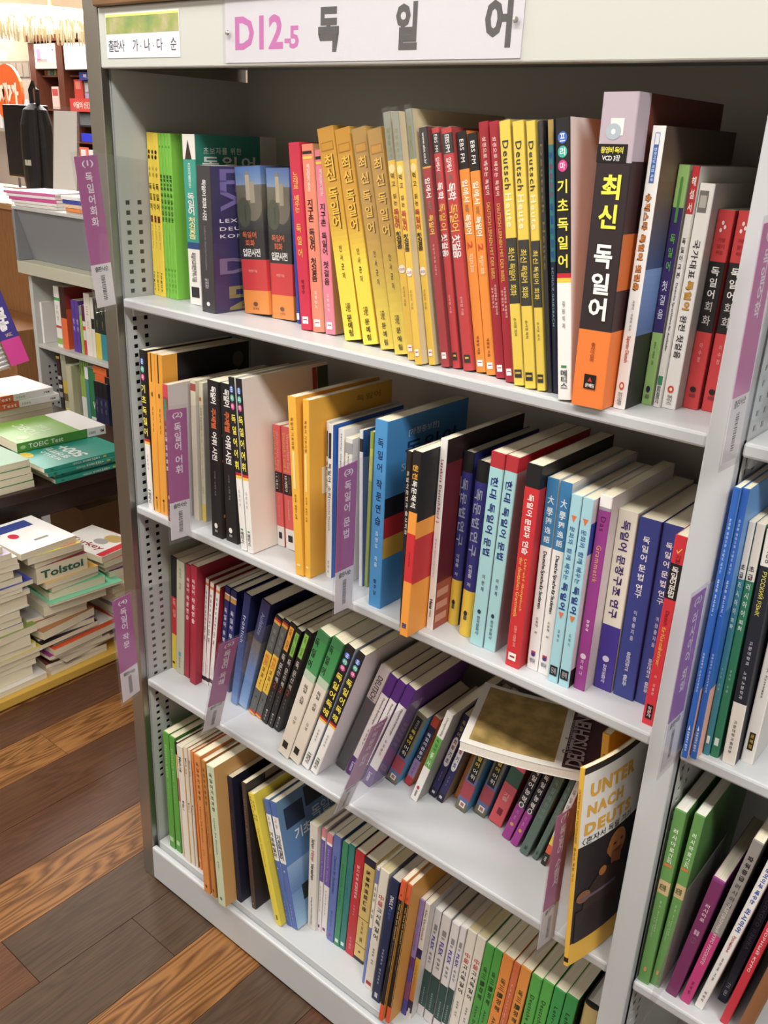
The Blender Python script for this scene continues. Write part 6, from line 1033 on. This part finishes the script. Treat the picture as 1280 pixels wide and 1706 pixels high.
b = MB(); b.hexa([(.012, .027, .03), (.185, .027, .03), (.185, .0275, .03), (.012, .0275, .03), (.004, .070, .345), (.168, .070, .345), (.168, .0705, .345), (.004, .0705, .345)], mat('fbfcfa', .35)); b.build('sheet', hold)
# wooden counter with monitor
ctr = empty('counter', (-3.2, 1.55, 0)); tag(ctr, 'brown wooden service counter behind the low bookcase', 'counter')
b = MB(); b.box(-1.3, .62, 0, .70, 0, .985, COUNTER); b.build('body', ctr, .003)
b = MB(); b.box(-1.32, .64, -.02, .72, .9855, 1.015, wood('counter_top_wood', 'b58c60', 'cfa678', axis='x', ring=.2)); b.build('counter_top', ctr, .004)
b = MB(); b.box(-1.3, .50, -.28, -.021, 0, .50, COUNTER); b.build('lower_step', ctr, .003)
mon = empty('monitor', (-3.27, 1.85, 1.0155)); tag(mon, 'black computer monitor with a stand on the wooden counter', 'monitor')
bk_ = mat('141416', .35); b = MB(); b.box(-.36, .02, 0, .035, .09, .44, bk_); b.build('housing', mon, .006)
b = MB(); b.box(-.345, .005, -.0015, -.0002, .105, .425, mat('1c1f24', .12)); b.build('screen', mon)
b = MB(); b.box(-.20, -.14, .02, .05, .012, .10, bk_); b.build('neck', mon); b = MB(); b.box(-.28, -.06, -.06, .12, 0, .0118, bk_); b.build('foot', mon, .003)
b = MB(); b.tube([(-.02, .06, .10), (.02, .05, .04), (.05, .0, .006), (.12, -.05, .005)], .004, bk_, 6); b.build('cable', mon)
bag = empty('backpack', (-3.08, 1.71, 1.0155)); tag(bag, 'black bag with straps standing at the right of the monitor', 'bag')
b = MB()
pr_ = [(.06, 0), (.092, .015), (.105, .10), (.108, .25), (.100, .35), (.075, .415), (.035, .44), (.0, .445)]
b.lathe(pr_, (0, 0, 0), mat('1b1a1d', .6), 20); o = b.build('body', bag); o.scale = (1, .62, 1)
b = MB(); b.tube([(-.02, 0, .44), (-.025, 0, .50), (.0, 0, .53), (.03, 0, .50), (.03, 0, .44)], .011, mat('18171a', .6), 8); b.build('handle', bag)
b = MB(); b.tube([(.06, -.03, .42), (.09, -.055, .30), (.085, -.06, .12), (.06, -.06, .02)], .008, mat('18171a', .6), 8); b.build('strap', bag)
b = MB(); b.box(-.02, .03, -.066, -.062, .17, .195, mat('d9dcc8', .4)); b.build('label_patch', bag)
papers = empty('paper_sheets', (-3.02, 1.60, 1.0155)); tag(papers, 'loose white sheets on the counter in front of the monitor', 'papers')
for i in range(3):
    b = MB(); b.box(-.105, .105, -.05, .12, i * .0012, i * .0012 + .001, mat('eceae6', .6)); o = b.build('sheet', papers); o.rotation_euler = (0, 0, .2 - .25 * i)
osn = empty('round_sign', (-4.08, 2.15, 1.0155)); tag(osn, 'orange round sign with white brush lettering behind the monitor', 'sign')
b = MB(); b.lathe([(0, -.008), (.15, -.008), (.15, .008), (0, .008)], (0, 0, 0), mat('ef6a1c', .4), 30); o = b.build('disc', osn); o.rotation_euler = (math.radians(90), 0, 0); o.location = (0, 0, .505)
text('lettering', '재까', 'h', 'fbeee2', plane_M((-.10, -.0095, .44), (.22, 0, 0), (0, 0, .12)), osn, .05)
b = MB(); b.tube([(0, .012, 0), (0, .012, .48)], .008, mat('5a5a5c', .4, .5), 8); b.build('pole', osn); b = MB(); b.box(-.08, .08, -.05, .06, 0, .006, mat('5a5a5c', .4, .5)); b.build('foot', osn)

# ------------------------------------------------------------------ far display wall
dw = empty('display_wall', (-7.3, 4.55, 0)); tag(dw, 'far wooden display wall with lit posters and shelves', 'display wall')
DW = wood('display_wood', '5a3326', '774636', axis='z', ring=.2)
def dp(x0, x1, y0, y1, z0, z1, name, m=DW, bev=0):
    bb = MB(); bb.box(x0 + 7.3, x1 + 7.3, y0 - 4.55, y1 - 4.55, z0, z1, m); return bb.build(name, dw, bev)
dp(-7.80, -5.2, 4.86, 4.90, 0, 2.10, 'back_board', wood('display_back', '6b4a3a', '8a6450', axis='z', ring=.2))
for x in (-7.80, -7.32, -6.2): dp(x, x + .10, 4.50, 4.855, 0, 2.08, 'post')
dp(-7.80, -5.2, 4.48, 4.855, 2.085, 2.14, 'cornice')
for z in (.95, 1.22, 1.50, 1.80): dp(-7.695, -7.325, 4.56, 4.855, z - .015, z, 'shelf'); dp(-7.215, -6.205, 4.56, 4.855, z - .015, z, 'shelf')
def poster(label, x0, x1, z0, z1, c, deco, emit=.75):
    rr = empty('lit_poster', (x0, 4.52, z0)); tag(rr, label, 'poster', 'lit posters on the far display wall')
    bb = MB(); bb.box(0, x1 - x0, -.02, .02, 0, z1 - z0, mat('9a8a80', .5)); bb.build('frame', rr)
    bb = MB(); bb.box(.006, x1 - x0 - .006, -.0225, -.0205, .006, z1 - z0 - .006, mat(c, .4, 0, .3, emit)); bb.build('panel', rr)
    for (a0, a1, u0, u1, hx) in deco:
        bb = MB(); W_, H_ = x1 - x0, z1 - z0; bb.box(a0 * W_, a1 * W_, -.0235, -.0228, u0 * H_, u1 * H_, mat(hx, .5, 0, .3, .35)); bb.build('artwork', rr)
poster('lit poster with pink and peach figures on the far wall', -7.695, -7.325, 1.85, 2.07, 'fdf3f0', [(.12, .3, .35, .8, 'd890b8'), (.1, .6, .28, .38, 'e8908a'), (.08, .97, .06, .28, 'f2cfae'), (.82, .92, .70, .78, '9a6aa0')])
poster('blank white lit poster on the far wall', -7.19, -6.75, 1.84, 2.07, 'ffffff', [], 1.0)
def far_box(name, label, cat, x, z, w_, h_, dpt, c, parts=(), grp='goods on the far display shelves'):
    rr = empty(name, (x, 4.58, z + .0005)); tag(rr, label, cat, grp)
    bb = MB(); bb.box(0, w_, 0, dpt, 0, h_, mat(c, .45)); bb.build('body', rr, .002)
    for (a0, a1, u0, u1, hx) in parts:
        bb = MB(); bb.box(a0 * w_, a1 * w_, -.0015, -.0002, u0 * h_, u1 * h_, mat(hx, .5)); bb.build('panel', rr)
def far_sign(label, x0, x1, z0, z1, c, txt, tc):
    rr = empty('shelf_strip_sign', (x0, 4.535, z0)); tag(rr, label, 'sign', 'strip signs on the far display wall')
    bb = MB(); bb.box(0, x1 - x0, 0, .02, 0, z1 - z0, mat(c, .45)); bb.build('board', rr)
    text('lettering', txt, 'h', tc, plane_M((.06, -.001, (z1 - z0) * .25), ((x1 - x0) * .62, 0, 0), (0, 0, (z1 - z0) * .5)), rr, .02)
far_sign('blue strip sign with white lettering on the far wall', -7.02, -6.4, 1.755, 1.825, '3a4ab8', '북모닝 CEO', 'f0f0fa')
far_sign('red strip sign with white lettering on the far wall', -7.21, -6.4, 1.485, 1.60, 'e0463e', '이달의 신간 총 가이드', 'fbe8e4')
far_box('book', 'red book facing out on the far wall', 'book', -7.19, 1.60, .14, .165, .02, 'd8483c', [(.2, .8, .5, .9, 'e88a7c')])
far_box('box', 'grey and lilac product box on the far wall', 'box', -7.02, 1.60, .15, .15, .05, '8a8f9c', [(.1, .9, .4, .9, 'c8d0dc'), (.05, .95, .02, .3, 'b8a0d8')])
far_box('book', 'pale yellow book at the edge of the far wall shelf', 'book', -6.84, 1.60, .12, .15, .02, 'f0e8d0', [(.1, .6, .05, .3, 'e8a03a')])
far_box('tablet', 'dark tablet screen standing on the far wall', 'tablet', -7.15, 1.352, .24, .135, .015, '2a2a2e', [(.08, .92, .12, .9, '6a7074')])
far_box('box', 'white box with a small round mark on the far wall', 'box', -6.88, 1.352, .16, .15, .05, 'e8e6ea', [(.2, .5, .1, .4, '6a60b0')])
far_box('box', 'bright blue wide box on the far wall', 'box', -7.13, 1.2205, .36, .075, .05, '2a3ce0')
far_box('book', 'coral card with a white heart shape on the far wall', 'card', -7.18, .951, .13, .22, .02, 'f07050', [(.2, .8, .5, .9, 'fbeeea')])
far_box('box', 'white box with a dark smile mark on the far wall', 'box', -7.03, .951, .20, .20, .05, 'eceaf0', [(.3, .5, .3, .4, '3a3a48')])
far_box('book', 'yellow book facing out on the narrow far shelf', 'book', -7.44, 1.501, .10, .21, .02, 'f2c41c')
far_box('book', 'pink and white book facing out on the narrow far shelf', 'book', -7.58, 1.501, .12, .20, .02, 'e8c8c4', [(.1, .9, .6, .9, 'c84a4a')])
far_box('box', 'honey coloured box on the narrow far shelf', 'box', -7.52, 1.2205, .17, .19, .05, 'dca850', [(.5, .9, .4, .8, 'f0d890')])
far_box('box', 'tan box low on the narrow far shelf', 'box', -7.60, .951, .2, .2, .06, 'c8a878')
for i, c_ in enumerate(('d8a050', 'f0e4d0', '4ab0a8', 'e0d060', 'c87038', '5a8ac8')):
    far_box('book', f'{["amber","cream","turquoise","pale yellow","rust","light blue"][i]} spine under the pink lit poster', 'book', -7.68 + i * .055, 1.801, .04, .045, .1, c_)

# chandelier and ring lamps
ch = empty('chandelier', (-6.55, 4.0, CEIL)); tag(ch, 'large round crystal chandelier glowing near the ceiling', 'chandelier')
zc = 2.205 - CEIL
b = MB(); b.lathe([(.0, .02), (.58, .02), (.64, 0), (.66, -.03), (.60, -.05), (.0, -.045)], (0, 0, zc), mat('fff0cf', .4, 0, .3, 1.5), 40); b.build('lamp_ring', ch)
b = MB(); b.tube([(0, 0, zc + .02), (0, 0, 0)], .02, mat('c8b080', .3, .8), 10); b.build('hanging_rod', ch)
b = MB(); cm = mat('e6d9b4', .15, 0, .6, .12)
for i in range(120):
    a = random.random() * 6.283; rr_ = random.uniform(.25, .60); L_ = .13 + .03 * math.cos(rr_ * 3); x, y = rr_ * math.cos(a), rr_ * math.sin(a)
    b.tube([(x, y, zc - .05), (x, y, zc - .05 - L_ * .5), (x, y, zc - .05 - L_)], [.006, .011, .003], cm, 5)
st = b.build('crystal_strands', ch); st['kind'] = 'stuff'
for i, (x, y, rr_, lb) in enumerate(((-8.6, 4.2, .45, 'lower glowing ring lamp left of the chandelier'), (-9.2, 4.6, .40, 'upper glowing ring lamp left of the chandelier'))):
    rl = empty('ring_lamp', (x, y, CEIL)); tag(rl, lb, 'light', 'glowing ring lamps'); zz_ = (2.02, 2.24)[i] - CEIL
    b = MB(); b.lathe([(0, .0), (rr_, .0), (rr_ + .02, -.03), (rr_, -.07), (0, -.075)], (0, 0, zz_), mat('fff6e8', .4, 0, .3, 3.0), 32); b.build('drum', rl)
    b = MB(); b.tube([(0, 0, zz_), (0, 0, 0)], .015, mat('c8b080', .3, .8), 8); b.build('hanging_rod', rl)
bs = empty('beaded_screen', (-8.6, 4.75, 0)); tag(bs, 'cream wall cabinet with striped band beyond the orange sign', 'cabinet')
b = MB(); b.box(-1.0, .78, 0, .2, 0, 1.78, mat('c9b8ac', .6)); b.build('body', bs)
for k in range(14):
    b = MB(); b.box(-.95 + k * .122, -.95 + k * .122 + .10, -.012, -.0005, 1.80 - .0, 1.93, mat('b5a89c', .5)); b.build('slat', bs)
b = MB(); b.box(-1.0, .78, 0, .2, 1.7805, 1.95, mat('a39488', .6)); b.build('cornice', bs)
b = MB(); b.box(-.2, .8, -.18, -.0005, 1.27, 1.2995, mat('b5a89c', .6)); b.build('shelf', bs)
for k in range(5): far_box('box', f'{["first","second","third","fourth","fifth"][k]} pale package counted from the left beside the orange sign', 'box', -8.75 + k * .19, 1.3, .15, .28, .05, ['e8e4e4', 'b8c0cc', '9aa4b8', 'dde0e8', 'c8ccd4'][k])

# ------------------------------------------------------------------ shape the lettering, then bend the pulled-out travel book
flush_text()
import bmesh
def bend(root, f, cuts):
    todo = [c for c in root.children_recursive if c.type == 'MESH']
    for o in todo:
        me = o.data.copy(); me.transform(o.matrix_basis); o.data = me
        m_ = o.material_slots[0].material if o.material_slots else None
        o.matrix_basis = Matrix.Identity(4)
        bm = bmesh.new(); bm.from_mesh(me)
        for y in cuts: bmesh.ops.bisect_plane(bm, geom=bm.verts[:] + bm.edges[:] + bm.faces[:], plane_co=(0, y, 0), plane_no=(0, 1, 0))
        for v in bm.verts: v.co.x += f(v.co.y)
        bm.to_mesh(me); bm.free(); me.update()
def curl(y):
    y = max(y, 0); q = min(y, .11); return .36 * (q - q * q / .22)
bend(TRAVEL, curl, [.008 + .010 * k for k in range(18)])
